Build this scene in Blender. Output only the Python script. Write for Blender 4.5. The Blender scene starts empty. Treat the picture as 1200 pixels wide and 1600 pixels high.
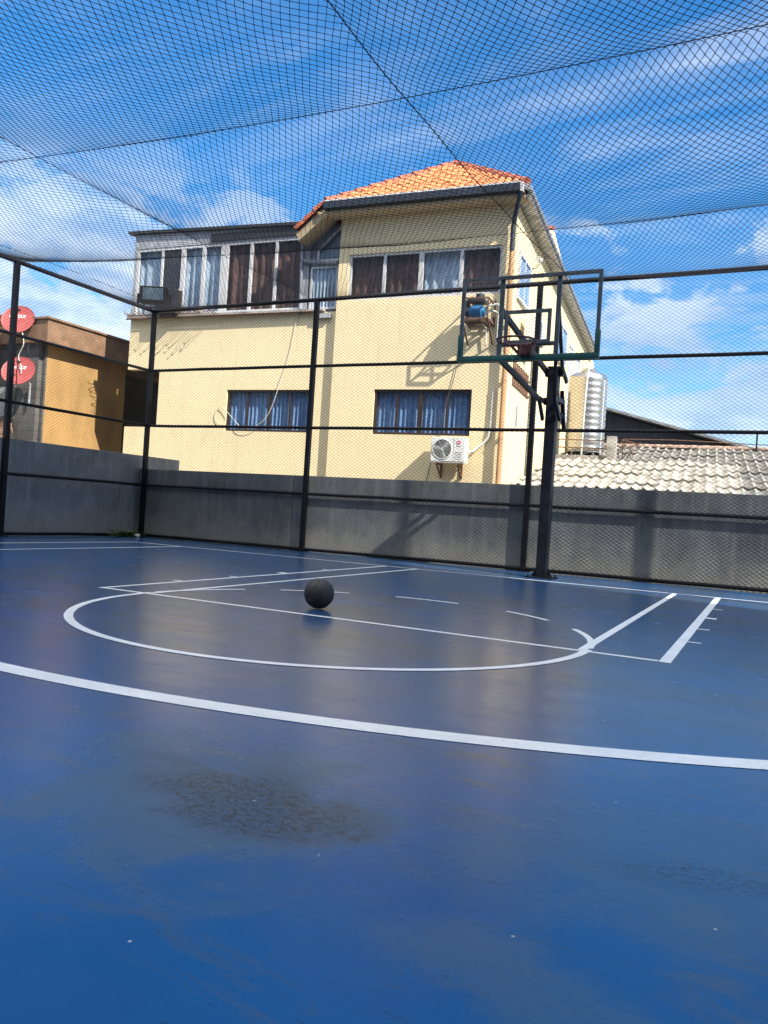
import bpy, bmesh, math, random
import numpy as np
from mathutils import Vector, Matrix
random.seed(7); rng = np.random.default_rng(7)
R = math.radians
scene = bpy.context.scene
COL = scene.collection

# ------------------------------------------------------------------ helpers
def tag(o, label=None, cat=None, group=None, kind=None):
    if label: o['label'] = label
    if cat: o['category'] = cat
    if group: o['group'] = group
    if kind: o['kind'] = kind
    return o

def thing(name, label, cat, loc=(0, 0, 0), rz=0.0, group=None):
    o = bpy.data.objects.new(name, None); COL.objects.link(o)
    o.location = loc; o.rotation_euler = (0, 0, rz); o.empty_display_size = .2
    return tag(o, label, cat, group)

def link(name, me, mat, parent=None, smooth=False, loc=None, rz=None):
    o = bpy.data.objects.new(name, me); COL.objects.link(o)
    if mat is not None:
        me.materials.append(mat)
    if parent: o.parent = parent
    if loc is not None: o.location = loc
    if rz is not None: o.rotation_euler = (0, 0, rz)
    if smooth:
        for p in me.polygons: p.use_smooth = True
    return o

class MB:
    """collects shapes into one mesh"""
    def __init__(s): s.v = []; s.f = []
    def add(s, vs, fs):
        n = len(s.v); s.v += [tuple(v) for v in vs]; s.f += [tuple(i + n for i in f) for f in fs]; return s
    def box(s, x0, x1, y0, y1, z0, z1, M=None, bev=0.0):
        if bev > 0:
            bm = bmesh.new(); bmesh.ops.create_cube(bm, size=1)
            for v in bm.verts:
                v.co = Vector(((x0 + x1) / 2 + v.co.x * (x1 - x0), (y0 + y1) / 2 + v.co.y * (y1 - y0), (z0 + z1) / 2 + v.co.z * (z1 - z0)))
            bmesh.ops.bevel(bm, geom=bm.edges[:], offset=bev, segments=2, affect='EDGES', profile=.6)
            bm.verts.index_update()
            vs = [M @ v.co if M else v.co.copy() for v in bm.verts]; fs = [[v.index for v in f.verts] for f in bm.faces]
            bm.free(); return s.add(vs, fs)
        vs = [Vector(p) for p in ((x0, y0, z0), (x1, y0, z0), (x1, y1, z0), (x0, y1, z0), (x0, y0, z1), (x1, y0, z1), (x1, y1, z1), (x0, y1, z1))]
        if M: vs = [M @ v for v in vs]
        return s.add(vs, [(0, 3, 2, 1), (4, 5, 6, 7), (0, 1, 5, 4), (1, 2, 6, 5), (2, 3, 7, 6), (3, 0, 4, 7)])
    def bar(s, a, b, wx, wy=None, up=(0, 0, 1)):
        """rectangular bar from a to b"""
        a = Vector(a); b = Vector(b); wy = wy or wx
        t = (b - a).normalized(); u = Vector(up)
        if abs(t.dot(u)) > .98: u = Vector((0, 1, 0))
        x = t.cross(u).normalized(); y = x.cross(t).normalized()
        vs = []
        for p in (a, b):
            for sx, sy in ((-1, -1), (1, -1), (1, 1), (-1, 1)):
                vs.append(p + x * (sx * wx / 2) + y * (sy * wy / 2))
        return s.add(vs, [(0, 3, 2, 1), (4, 5, 6, 7), (0, 1, 5, 4), (1, 2, 6, 5), (2, 3, 7, 6), (3, 0, 4, 7)])
    def tube(s, pts, r, seg=8, caps=True, closed=False):
        pts = [Vector(p) for p in pts]; n = len(pts); vs = []; fs = []
        rr = r if isinstance(r, (list, tuple)) else [r] * n
        prev = None
        for i, p in enumerate(pts):
            if closed: t = pts[(i + 1) % n] - pts[i - 1]
            else: t = pts[min(i + 1, n - 1)] - pts[max(i - 1, 0)]
            t.normalize()
            if prev is None:
                u = Vector((0, 0, 1)) if abs(t.z) < .9 else Vector((1, 0, 0))
                x = t.cross(u).normalized()
            else:
                x = prev - t * prev.dot(t)
                x = x.normalized() if x.length > 1e-6 else t.orthogonal().normalized()
            prev = x; y = t.cross(x)
            for k in range(seg):
                a = 2 * math.pi * k / seg
                vs.append(p + (x * math.cos(a) + y * math.sin(a)) * rr[i])
        for i in range(n if closed else n - 1):
            j = (i + 1) % n
            for k in range(seg):
                l = (k + 1) % seg
                fs.append((i * seg + k, i * seg + l, j * seg + l, j * seg + k))
        if caps and not closed:
            fs.append(tuple(range(seg))[::-1]); fs.append(tuple((n - 1) * seg + k for k in range(seg)))
        return s.add(vs, fs)
    def prism(s, poly, axis, a, b):
        """extrude polygon (list of 2-D) along axis 'x','y','z' from a to b"""
        def P(p, t):
            return {'x': (t, p[0], p[1]), 'y': (p[0], t, p[1]), 'z': (p[0], p[1], t)}[axis]
        n = len(poly)
        vs = [P(p, a) for p in poly] + [P(p, b) for p in poly]
        fs = [tuple(range(n)), tuple(range(2 * n - 1, n - 1, -1))] + [(i, (i + 1) % n + 0, (i + 1) % n + n, i + n) for i in range(n)]
        return s.add(vs, fs)
    def lathe(s, prof, seg=32, M=None, loop=False):
        vs = []; fs = []; n = len(prof)
        for k in range(seg):
            a = 2 * math.pi * k / seg
            for r, z in prof:
                p = Vector((r * math.cos(a), r * math.sin(a), z)); vs.append(M @ p if M else p)
        for k in range(seg):
            l = (k + 1) % seg
            for i in range(n - 1):
                fs.append((k * n + i, l * n + i, l * n + i + 1, k * n + i + 1))
        return s.add(vs, fs)
    def mesh(s, name):
        me = bpy.data.meshes.new(name); me.from_pydata(s.v, [], s.f); me.update()
        bm = bmesh.new(); bm.from_mesh(me); bmesh.ops.recalc_face_normals(bm, faces=bm.faces[:]); bm.to_mesh(me); bm.free()
        return me
    def build(s, name, mat, parent=None, smooth=False, loc=None, rz=None):
        o = link(name, s.mesh(name), mat, parent, False, loc, rz)
        if smooth: auto_smooth(o.data, smooth if not isinstance(smooth, bool) else 40)
        return o

def auto_smooth(me, deg):
    for p in me.polygons: p.use_smooth = True
    bm = bmesh.new(); bm.from_mesh(me)
    for e in bm.edges:
        if len(e.link_faces) == 2 and e.calc_face_angle(0) > R(deg): e.smooth = False
    bm.to_mesh(me); bm.free()

def np_mesh(name, V, F):
    """fast mesh from numpy: V (n,3), F (m,4) quads"""
    me = bpy.data.meshes.new(name); n, m = len(V), len(F); k = F.shape[1]
    me.vertices.add(n); me.vertices.foreach_set('co', V.astype(np.float32).ravel())
    me.loops.add(m * k); me.loops.foreach_set('vertex_index', F.astype(np.int32).ravel())
    me.polygons.add(m); me.polygons.foreach_set('loop_start', np.arange(0, m * k, k, dtype=np.int32))
    me.update(calc_edges=True); me.validate()
    return me

# ------------------------------------------------------------------ materials
def nodes_of(name):
    m = bpy.data.materials.new(name); m.use_nodes = True
    nt = m.node_tree; return m, nt, nt.nodes['Principled BSDF']

def N(nt, typ, **kw):
    n = nt.nodes.new(typ)
    for k, v in kw.items():
        if k.startswith('i_'):
            key = k[2:]; key = int(key) if key.isdigit() else key
            n.inputs[key].default_value = v
        else: setattr(n, k, v)
    return n

def pos_node(nt, obj=False):
    if obj: return N(nt, 'ShaderNodeTexCoord').outputs['Object']
    return N(nt, 'ShaderNodeNewGeometry').outputs['Position']

def mapping(nt, vec, scale=(1, 1, 1), rot=(0, 0, 0), loc=(0, 0, 0)):
    mp = N(nt, 'ShaderNodeMapping'); nt.links.new(vec, mp.inputs['Vector'])
    mp.inputs['Scale'].default_value = scale; mp.inputs['Rotation'].default_value = rot; mp.inputs['Location'].default_value = loc
    return mp.outputs['Vector']

def noise(nt, vec, scale, detail=4, rough=.55, dist=0.0):
    n = N(nt, 'ShaderNodeTexNoise', i_Scale=scale, i_Detail=detail, i_Roughness=rough, i_Distortion=dist)
    nt.links.new(vec, n.inputs['Vector']); return n.outputs['Fac']

def ramp(nt, fac, stops):
    r = N(nt, 'ShaderNodeValToRGB'); el = r.color_ramp.elements
    while len(el) < len(stops): el.new(.5)
    for e, (p, c) in zip(el, stops):
        e.position = p; e.color = (c, c, c, 1) if isinstance(c, (int, float)) else (*c, 1)
    nt.links.new(fac, r.inputs['Fac']); return r.outputs['Color']

def mix(nt, fac, a, b, mode='MIX'):
    m = N(nt, 'ShaderNodeMix', data_type='RGBA', blend_type=mode)
    for sock, v in ((m.inputs['Factor'], fac), (m.inputs[6], a), (m.inputs[7], b)):
        if hasattr(v, 'default_value'): nt.links.new(v, sock)
        elif isinstance(v, (int, float)) and sock.type == 'RGBA': sock.default_value = (v, v, v, 1)
        elif isinstance(v, (int, float)): sock.default_value = v
        else: sock.default_value = (*v, 1)
    return m.outputs[2]

def math_n(nt, op, a, b=0.0, c=0.0, clamp=False):
    m = N(nt, 'ShaderNodeMath', operation=op, use_clamp=clamp)
    for i, v in enumerate((a, b, c)):
        if hasattr(v, 'default_value'): nt.links.new(v, m.inputs[i])
        else: m.inputs[i].default_value = v
    return m.outputs[0]

def sstep(nt, x, a, b):
    m = N(nt, 'ShaderNodeMapRange', interpolation_type='SMOOTHSTEP', i_1=a, i_2=b, i_3=0.0, i_4=1.0)
    nt.links.new(x, m.inputs[0]); return m.outputs[0]

def bump(nt, bsdf, height, strength=.3, dist=.01):
    b = N(nt, 'ShaderNodeBump', i_Strength=strength, i_Distance=dist)
    nt.links.new(height, b.inputs['Height']); nt.links.new(b.outputs['Normal'], bsdf.inputs['Normal'])

def mat(name, col, rough=.6, metal=0.0, var=.15, scale=6.0, spec=.5, col2=None, bmp=0.0, streak=None):
    m, nt, b = nodes_of(name)
    p = pos_node(nt)
    if streak: p2 = mapping(nt, p, streak)
    else: p2 = p
    f = noise(nt, p2, scale, 6, .6)
    c2 = col2 or tuple(max(0, c * (1 - 2 * var)) for c in col)
    c1 = tuple(min(1, c * (1 + var)) for c in col) if col2 is None else col
    nt.links.new(mix(nt, ramp(nt, f, [(.32, 0.0), (.68, 1.0)]), c2, c1), b.inputs['Base Color'])
    b.inputs['Roughness'].default_value = rough; b.inputs['Metallic'].default_value = metal
    b.inputs['Specular IOR Level'].default_value = spec
    rf = noise(nt, p, scale * 3, 3)
    nt.links.new(math_n(nt, 'MULTIPLY_ADD', rf, .25, rough - .12), b.inputs['Roughness'])
    if bmp: bump(nt, b, noise(nt, p, scale * 8, 5), .35, bmp)
    return m

M = {}
M['black_metal'] = mat('black_painted_metal', (.004, .005, .008), .48, 0, .3, 9, .22)
M['hoop_post'] = mat('hoop_post_paint', (.006, .008, .013), .45, 0, .35, 7, .25)
M['net'] = mat('black_net_cord', (.010, .011, .016), .8, 0, .1, 9, .2)
M['rope'] = mat('dark_rope', (.02, .018, .02), .8, 0, .2, 20, .2)
M['cream'] = None
M['white_frame'] = mat('white_window_frame', (.52, .52, .53), .5, 0, .1, 5, streak=(3, 3, .6))
M['grey_frame'] = mat('grey_aluminium_frame', (.32, .34, .37), .45, 0, .15, 5)
M['brown_frame'] = mat('dark_brown_frame', (.035, .022, .018), .4, 0, .25, 12)
M['blue_curtain'] = mat('blue_curtain_cloth', (.17, .29, .50), .9, 0, .15, 14, .1)
M['pale_curtain'] = mat('pale_blue_curtain_cloth', (.42, .52, .62), .9, 0, .15, 5, .1)
M['brown_curtain'] = mat('brown_curtain_cloth', (.135, .078, .066), .9, 0, .2, 8, .1)
M['dark_panel'] = mat('dark_panel', (.022, .022, .026), .5, 0, .2, 6)
M['gutter_navy'] = mat('slate_gutter', (.014, .022, .036), .4, 0, .35, 6, streak=(1, 1, 4))
M['gutter_grey'] = mat('zinc_gutter', (.30, .32, .34), .4, .3, .3, 5)
M['pipe_grey'] = mat('grey_downpipe', (.22, .24, .28), .5, 0, .2, 6)
M['pipe_orange'] = mat('rust_orange_downpipe', (.46, .25, .11), .7, 0, .2, 3, col2=(.33, .18, .09))
M['pvc'] = mat('pvc_pipe', (.62, .63, .58), .45, 0, .1, 9)
M['ac_white'] = mat('weathered_white_enamel', (.66, .67, .64), .4, 0, .07, 6)
M['ac_dark'] = mat('fan_grille_grey', (.30, .31, .31), .5, 0, .15, 20)
M['fan_black'] = mat('fan_well_dark', (.09, .09, .09), .6, 0, .2, 8)
M['red_logo'] = mat('red_disc', (.50, .02, .08), .4, 0, .08, 30)
M['white_paint'] = mat('plain_white_paint', (.75, .75, .75), .5, 0, .05, 20)
M['rust'] = mat('rusty_iron', (.17, .09, .055), .75, .2, .35, 16)
M['blue_motor'] = mat('blue_motor_enamel', (.02, .15, .33), .4, 0, .15, 10)
M['tile'] = mat('orange_clay_tile', (.55, .205, .070), .75, 0, .2, 2.6, col2=(.40, .135, .05))
M['tile_dark'] = mat('red_ridge_tile', (.38, .10, .045), .7, 0, .25, 5)
M['dish_red'] = mat('red_dish_enamel', (.30, .050, .046), .5, 0, .12, 8)
M['dish_arm'] = mat('dark_red_arm', (.08, .008, .01), .5, 0, .1, 8)
M['steel'] = None
M['concrete'] = mat('weathered_concrete', (.30, .29, .27), .9, 0, .3, 3.5, bmp=.004)
M['ochre'] = mat('ochre_render', (.34, .205, .075), .85, 0, .14, 1.6, bmp=.003, streak=(1, 1, .5))
M['brown_fascia'] = mat('brown_fascia', (.22, .13, .075), .8, 0, .2, 2.5)
M['dark_void'] = mat('opening_shade_and_boards', (.03, .026, .024), .85, 0, .3, 2)  # dark colour puts the shade of openings into the surface; boards share it
M['terracotta'] = mat('terracotta_cladding', (.30, .16, .10), .75, 0, .2, 4)
M['fascia_orange'] = mat('orange_fascia', (.42, .17, .07), .6, 0, .15, 3)
M['red_roof'] = mat('dark_red_roof', (.16, .025, .03), .6, 0, .2, 4)
M['shed_dark'] = mat('dark_corrugated_gable', (.022, .023, .03), .75, 0, .3, 1.2, streak=(6, 6, .3))
M['shed_roof'] = mat('grey_sheet_roof', (.20, .21, .21), .6, .1, .2, 1.5)
M['leaf'] = mat('weed_leaf', (.07, .15, .025), .6, 0, .35, 30)
M['stone'] = mat('pale_pebble', (.55, .55, .53), .8, 0, .15, 30)
M['block_plain'] = mat('shade_block_render', (.62, .61, .58), .9, 0, .1, .5)
M['green_pad'] = mat('green_rubber_pad', (.005, .085, .075), .5, 0, .2, 8)
M['board_frame'] = mat('grey_blue_board_frame', (.065, .085, .10), .45, 0, .25, 8)
M['rim_red'] = mat('dark_orange_rim', (.12, .022, .018), .5, 0, .3, 12)
M['cord'] = mat('frayed_white_cord', (.16, .13, .13), .9, 0, .25, 20)
M['wire'] = mat('pale_wire', (.55, .52, .46), .7, 0, .1, 10)
M['dark_wire'] = mat('dark_wire', (.06, .05, .05), .7, 0, .1, 10)
M['lamp_black'] = mat('floodlight_black', (.004, .005, .007), .5, 0, .2, 10, .25)

def m_cream(name, base, dirt, zlo):
    m, nt, b = nodes_of(name)
    p = pos_node(nt)
    f1 = noise(nt, p, .8, 6, .6); f2 = noise(nt, mapping(nt, p, (3.5, 3.5, .35)), 1.4, 5, .65)
    c = mix(nt, ramp(nt, f1, [(.3, 0.0), (.7, 1.0)]), tuple(x * .93 for x in base), base)
    stain = math_n(nt, 'MULTIPLY', ramp(nt, f2, [(.56, 0.0), (.78, 1.0)]), .30)
    c = mix(nt, stain, c, dirt)
    sp = ramp(nt, noise(nt, p, 7, 6, .7), [(.66, 0.0), (.76, 1.0)])
    c = mix(nt, math_n(nt, 'MULTIPLY', sp, .25), c, dirt)
    sz = N(nt, 'ShaderNodeSeparateXYZ'); nt.links.new(p, sz.inputs[0]); Z = sz.outputs['Z']
    drip = ramp(nt, noise(nt, mapping(nt, p, (9, 9, .5)), 1.3, 5, .7), [(.46, 0.0), (.66, 1.0)])
    zone = 0.0
    for z0, z1 in ((4.5, 5.37), (1.7, 2.55), (6.8, 7.45)):
        zone = math_n(nt, 'MAXIMUM', zone, math_n(nt, 'MULTIPLY', sstep(nt, Z, z0, z1), math_n(nt, 'LESS_THAN', Z, z1)))
    c = mix(nt, math_n(nt, 'MULTIPLY', math_n(nt, 'MULTIPLY', drip, zone), .16), c, tuple(x * .9 for x in dirt))
    cr = ramp(nt, noise(nt, p, 1.7, 9, .7, 1.2), [(.493, 0.0), (.5, 1.0), (.507, 0.0)])
    c = mix(nt, math_n(nt, 'MULTIPLY', cr, .35), c, tuple(x * .7 for x in dirt))
    nt.links.new(c, b.inputs['Base Color']); b.inputs['Roughness'].default_value = .85; b.inputs['Specular IOR Level'].default_value = .25
    bump(nt, b, noise(nt, p, 45, 5, .7), .25, .006)
    return m
M['cream'] = m_cream('cream_render', (.76, .625, .385), (.42, .31, .18), 0)
M['cream_soffit'] = m_cream('cream_soffit', (.50, .40, .26), (.28, .21, .13), 0)

def m_boundary(name, base, stain, base_col):
    m, nt, b = nodes_of(name)
    p = pos_node(nt)
    f1 = noise(nt, p, 1.1, 7, .65, .4); f2 = noise(nt, mapping(nt, p, (4.5, 4.5, .5)), 1.6, 6, .7)
    c = mix(nt, ramp(nt, f1, [(.34, 0.0), (.66, 1.0)]), tuple(x * .68 for x in base), tuple(x * 1.2 for x in base))
    c = mix(nt, math_n(nt, 'MULTIPLY', ramp(nt, f2, [(.47, 0.0), (.68, 1.0)]), .6), c, stain)
    sep = N(nt, 'ShaderNodeSeparateXYZ'); nt.links.new(p, sep.inputs[0])
    low = math_n(nt, 'SUBTRACT', 1.0, sstep(nt, math_n(nt, 'ADD', sep.outputs['Z'], math_n(nt, 'MULTIPLY', noise(nt, p, 2.3, 6, .7), -.9)), -.42, .22))
    c = mix(nt, math_n(nt, 'MULTIPLY', low, .55), c, base_col)
    cr = ramp(nt, noise(nt, mapping(nt, p, (1, 1, 1)), 3.0, 9, .75, 1.5), [(.485, 0.0), (.5, 1.0), (.515, 0.0)])
    c = mix(nt, math_n(nt, 'MULTIPLY', cr, .4), c, tuple(x * .5 for x in base))
    nt.links.new(c, b.inputs['Base Color']); b.inputs['Roughness'].default_value = .8; b.inputs['Specular IOR Level'].default_value = .3
    bump(nt, b, noise(nt, p, 30, 6, .7), .3, .006)
    return m
M['wall_grey'] = m_boundary('grey_painted_wall', (.125, .138, .145), (.215, .22, .21), (.34, .32, .27))
M['wall_pale'] = m_boundary('pale_grey_wall', (.20, .22, .235), (.34, .345, .34), (.33, .31, .27))

def m_block():
    m, nt, b = nodes_of('bare_grey_blockwork')
    p = pos_node(nt)
    br = N(nt, 'ShaderNodeTexBrick', i_Scale=1.0); br.inputs['Brick Width'].default_value = .42; br.inputs['Row Height'].default_value = .21
    br.inputs['Mortar Size'].default_value = .012; br.inputs['Color1'].default_value = (.06, .058, .056, 1); br.inputs['Color2'].default_value = (.095, .09, .085, 1)  # block tones darkened so the colour carries this wall's shade
    br.inputs['Mortar'].default_value = (.035, .033, .031, 1)
    sep = N(nt, 'ShaderNodeSeparateXYZ'); nt.links.new(p, sep.inputs[0])
    cb = N(nt, 'ShaderNodeCombineXYZ'); nt.links.new(math_n(nt, 'ADD', sep.outputs['X'], sep.outputs['Y']), cb.inputs[0]); nt.links.new(sep.outputs['Z'], cb.inputs[1])
    nt.links.new(cb.outputs[0], br.inputs['Vector'])
    c = mix(nt, ramp(nt, noise(nt, p, 1.7, 6, .7), [(.35, 0.0), (.7, 1.0)]), br.outputs['Color'], (.13, .125, .115))
    nt.links.new(c, b.inputs['Base Color']); b.inputs['Roughness'].default_value = .95
    bump(nt, b, br.outputs['Fac'], -.5, .01)
    return m
M['block'] = m_block()

def m_steel():
    m, nt, b = nodes_of('ribbed_stainless_tank')
    p = pos_node(nt)
    f = noise(nt, mapping(nt, p, (3, 3, 1.2)), 2, 5, .6)
    nt.links.new(mix(nt, f, (.34, .335, .32), (.62, .61, .58)), b.inputs['Base Color'])
    b.inputs['Metallic'].default_value = .9; b.inputs['Roughness'].default_value = .30
    return m
M['steel'] = m_steel()

def m_glass(name, tint=(.9, .95, 1.0), fres=1.5, dirt=.06):
    m = bpy.data.materials.new(name); m.use_nodes = True; nt = m.node_tree; nt.nodes.clear()
    out = N(nt, 'ShaderNodeOutputMaterial'); tr = N(nt, 'ShaderNodeBsdfTransparent'); gl = N(nt, 'ShaderNodeBsdfGlossy', i_Roughness=.03)
    df = N(nt, 'ShaderNodeBsdfDiffuse'); df.inputs[0].default_value = (.6, .62, .62, 1)
    tr.inputs[0].default_value = (*tint, 1)
    gm = N(nt, 'ShaderNodeNewGeometry'); dt = N(nt, 'ShaderNodeVectorMath', operation='DOT_PRODUCT')
    nt.links.new(gm.outputs['Incoming'], dt.inputs[0]); nt.links.new(gm.outputs['Normal'], dt.inputs[1])
    f0 = ((fres - 1) / (fres + 1)) ** 2
    pw = math_n(nt, 'POWER', math_n(nt, 'SUBTRACT', 1.0, math_n(nt, 'ABSOLUTE', dt.outputs['Value'])), 5.0)
    fr = math_n(nt, 'MULTIPLY_ADD', pw, 1 - f0, f0)
    m1 = N(nt, 'ShaderNodeMixShader'); m2 = N(nt, 'ShaderNodeMixShader')
    nt.links.new(fr, m1.inputs[0]); nt.links.new(tr.outputs[0], m1.inputs[1]); nt.links.new(gl.outputs[0], m1.inputs[2])
    g = pos_node(nt); f = ramp(nt, noise(nt, g, 4, 6, .65), [(.4, 0.0), (.75, dirt * 2)])
    nt.links.new(f, m2.inputs[0]); nt.links.new(m1.outputs[0], m2.inputs[1]); nt.links.new(df.outputs[0], m2.inputs[2])
    nt.links.new(m2.outputs[0], out.inputs[0])
    return m
M['glass'] = m_glass('window_glass', (.96, .97, .98), 1.28, .008)
M['board_glass'] = m_glass('clear_board_glass', (.97, .985, .985), 1.2, .012)
M['lamp_glass'] = mat('floodlight_lens', (.07, .10, .13), .15, 0, .2, 6, .8)

def m_tiles_white():
    m, nt, b = nodes_of('lichened_cement_roof_sheet')
    tc = pos_node(nt, True)
    sep = N(nt, 'ShaderNodeSeparateXYZ'); nt.links.new(tc, sep.inputs[0])
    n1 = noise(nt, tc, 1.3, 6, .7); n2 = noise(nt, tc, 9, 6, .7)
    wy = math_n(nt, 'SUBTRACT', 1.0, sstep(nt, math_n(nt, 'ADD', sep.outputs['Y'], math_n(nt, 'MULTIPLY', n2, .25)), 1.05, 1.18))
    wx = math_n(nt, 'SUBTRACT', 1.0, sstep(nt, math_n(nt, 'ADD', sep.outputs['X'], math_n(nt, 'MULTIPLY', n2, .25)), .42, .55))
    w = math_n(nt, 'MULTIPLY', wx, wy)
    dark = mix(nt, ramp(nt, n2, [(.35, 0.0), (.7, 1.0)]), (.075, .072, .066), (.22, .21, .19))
    pale = mix(nt, ramp(nt, n1, [(.38, 0.0), (.62, 1.0)]), (.24, .225, .19), (.42, .405, .365))
    pale = mix(nt, math_n(nt, 'MULTIPLY', ramp(nt, noise(nt, tc, 5, 7, .75), [(.52, 0.0), (.68, 1.0)]), .7), pale, (.27, .235, .17))
    cc = math_n(nt, 'ABSOLUTE', math_n(nt, 'SINE', math_n(nt, 'MULTIPLY', math_n(nt, 'ADD', sep.outputs['X'], 5.5), math.pi / .235)))
    dark = mix(nt, math_n(nt, 'SUBTRACT', 1.0, sstep(nt, cc, .12, .42)), dark, (.33, .315, .285)); pale = mix(nt, math_n(nt, 'MULTIPLY', sstep(nt, cc, .70, 1.0), .5), pale, (.24, .22, .185))
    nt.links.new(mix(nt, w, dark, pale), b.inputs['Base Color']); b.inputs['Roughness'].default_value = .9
    return m
M['roof_sheet'] = m_tiles_white()

def m_floor():
    m, nt, b = nodes_of('blue_acrylic_court_paint')
    p = pos_node(nt)
    sep = N(nt, 'ShaderNodeSeparateXYZ'); nt.links.new(p, sep.inputs[0]); X = sep.outputs['X']; Y = sep.outputs['Y']
    def ell(cx, cy, rx, ry, rot=0.0):
        v = mapping(nt, p, (1, 1, 0), (0, 0, 0), (-cx, -cy, 0)); v = mapping(nt, v, (1, 1, 1), (0, 0, rot)); v = mapping(nt, v, (1 / rx, 1 / ry, 0))
        l = N(nt, 'ShaderNodeVectorMath', operation='LENGTH'); nt.links.new(v, l.inputs[0]); return l.outputs['Value']
    big = noise(nt, p, .55, 6, .6, .5); mid = noise(nt, p, 2.3, 8, .68, .6); fine = noise(nt, p, 14, 7, .7)
    blue = mix(nt, ramp(nt, big, [(.3, 0.0), (.7, 1.0)]), (.0002, .060, .200), (.0005, .082, .260))
    # dusty worn film, with its own outline near the camera and scattered elsewhere
    e1 = math_n(nt, 'MULTIPLY', ell(1.55, -9.02, .66, .42, .35), 1.0)
    f1 = math_n(nt, 'SUBTRACT', 1.0, sstep(nt, math_n(nt, 'ADD', e1, math_n(nt, 'MULTIPLY', math_n(nt, 'SUBTRACT', mid, .5), 2.6)), .62, 1.18))
    e2 = ell(2.75, -8.75, .75, .42, -.2)
    f2 = math_n(nt, 'SUBTRACT', 1.0, sstep(nt, math_n(nt, 'ADD', e2, math_n(nt, 'MULTIPLY', math_n(nt, 'SUBTRACT', mid, .5), 3.2)), .5, 1.2))
    e3 = ell(2.55, -9.42, .42, .16, .15)
    f3 = math_n(nt, 'SUBTRACT', 1.0, sstep(nt, math_n(nt, 'ADD', e3, math_n(nt, 'MULTIPLY', math_n(nt, 'SUBTRACT', mid, .5), 3.4)), .45, 1.2))
    far = math_n(nt, 'MULTIPLY', ramp(nt, noise(nt, mapping(nt, p, (1, 1.7, 1), (0, 0, .4)), 1.3, 9, .70, .8), [(.38, .15), (.60, 1.0)]), sstep(nt, Y, -8.9, -6.5))
    film = math_n(nt, 'MAXIMUM', math_n(nt, 'MULTIPLY', f1, .75), math_n(nt, 'MULTIPLY', f2, .5))
    film = math_n(nt, 'MAXIMUM', film, math_n(nt, 'MULTIPLY', f3, .55)); film = math_n(nt, 'MAXIMUM', film, 0.0)
    film = math_n(nt, 'MULTIPLY', film, math_n(nt, 'MULTIPLY_ADD', fine, .5, .72))
    c = mix(nt, film, blue, (.042, .094, .150))
    c = mix(nt, math_n(nt, 'MULTIPLY', far, math_n(nt, 'MULTIPLY_ADD', fine, .5, .58)), c, (.040, .064, .092))
    # brownish worn scrapes
    wr = math_n(nt, 'MULTIPLY', ramp(nt, noise(nt, mapping(nt, p, (1, 3.2, 1), (0, 0, .5)), 2.0, 8, .72, .7), [(.54, 0.0), (.68, 1.0)]), .6)
    c = mix(nt, wr, c, (.070, .088, .095))
    # black speckle where the paint is rubbed through
    em = math_n(nt, 'SUBTRACT', 1.0, sstep(nt, math_n(nt, 'ADD', ell(1.60, -8.98, .50, .23, .25), math_n(nt, 'MULTIPLY', math_n(nt, 'SUBTRACT', mid, .5), 2.5)), .5, 1.1))
    em2 = math_n(nt, 'SUBTRACT', 1.0, sstep(nt, ell(2.72, -8.78, .28, .10, -.3), .4, 1.1))
    c = mix(nt, math_n(nt, 'MULTIPLY', em, .30), c, (.014, .034, .062))
    sp = math_n(nt, 'MAXIMUM', ramp(nt, noise(nt, mapping(nt, p, (1, 1.3, 1), (0, 0, .4)), 40, 8, .8), [(.505, 0.0), (.55, 1.0)]), ramp(nt, noise(nt, p, 110, 5, .8), [(.53, 0.0), (.58, 1.0)]))
    c = mix(nt, math_n(nt, 'MULTIPLY', math_n(nt, 'MAXIMUM', em, math_n(nt, 'MULTIPLY', em2, .6)), math_n(nt, 'MULTIPLY', sp, .95)), c, (.004, .008, .016))
    # shoe scuffs in several directions
    for rot, s, th in ((.3, .9, .685), (-.5, 1.3, .685), (1.1, 1.0, .70), (.05, 2.1, .69)):
        st = noise(nt, mapping(nt, p, (3.2, 24, 1), (0, 0, rot)), s * 2.0, 4, .6, 1.1)
        c = mix(nt, math_n(nt, 'MULTIPLY', ramp(nt, st, [(th - .02, 0.0), (th + .05, 1.0)]), .5), c, (.008, .018, .05))
    grit = ramp(nt, noise(nt, p, 150, 3, .7), [(.36, 0.0), (.62, 1.0)])
    c = mix(nt, math_n(nt, 'MULTIPLY', math_n(nt, 'SUBTRACT', 1.0, grit), .35), c, mix(nt, .5, c, (.0, .012, .05)))
    # pale chips
    vo = N(nt, 'ShaderNodeTexVoronoi', i_Scale=5.5); nt.links.new(p, vo.inputs['Vector'])
    c = mix(nt, math_n(nt, 'LESS_THAN', vo.outputs['Distance'], .022), c, (.35, .38, .40))
    # slab joint crack across the court
    jy = math_n(nt, 'ADD', math_n(nt, 'ADD', Y, 9.302), math_n(nt, 'ADD', math_n(nt, 'MULTIPLY', X, -.018), math_n(nt, 'MULTIPLY', math_n(nt, 'SUBTRACT', noise(nt, p, 5, 5), .5), .035)))
    ja = math_n(nt, 'ABSOLUTE', jy)
    jw = math_n(nt, 'MULTIPLY_ADD', ramp(nt, noise(nt, p, 6, 5, .7), [(.45, 0.0), (.72, 1.0)]), .006, .0010)
    jm = math_n(nt, 'MULTIPLY', math_n(nt, 'LESS_THAN', ja, jw), ramp(nt, noise(nt, p, 2.1, 5, .6), [(.38, .1), (.6, 1.0)]))
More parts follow.
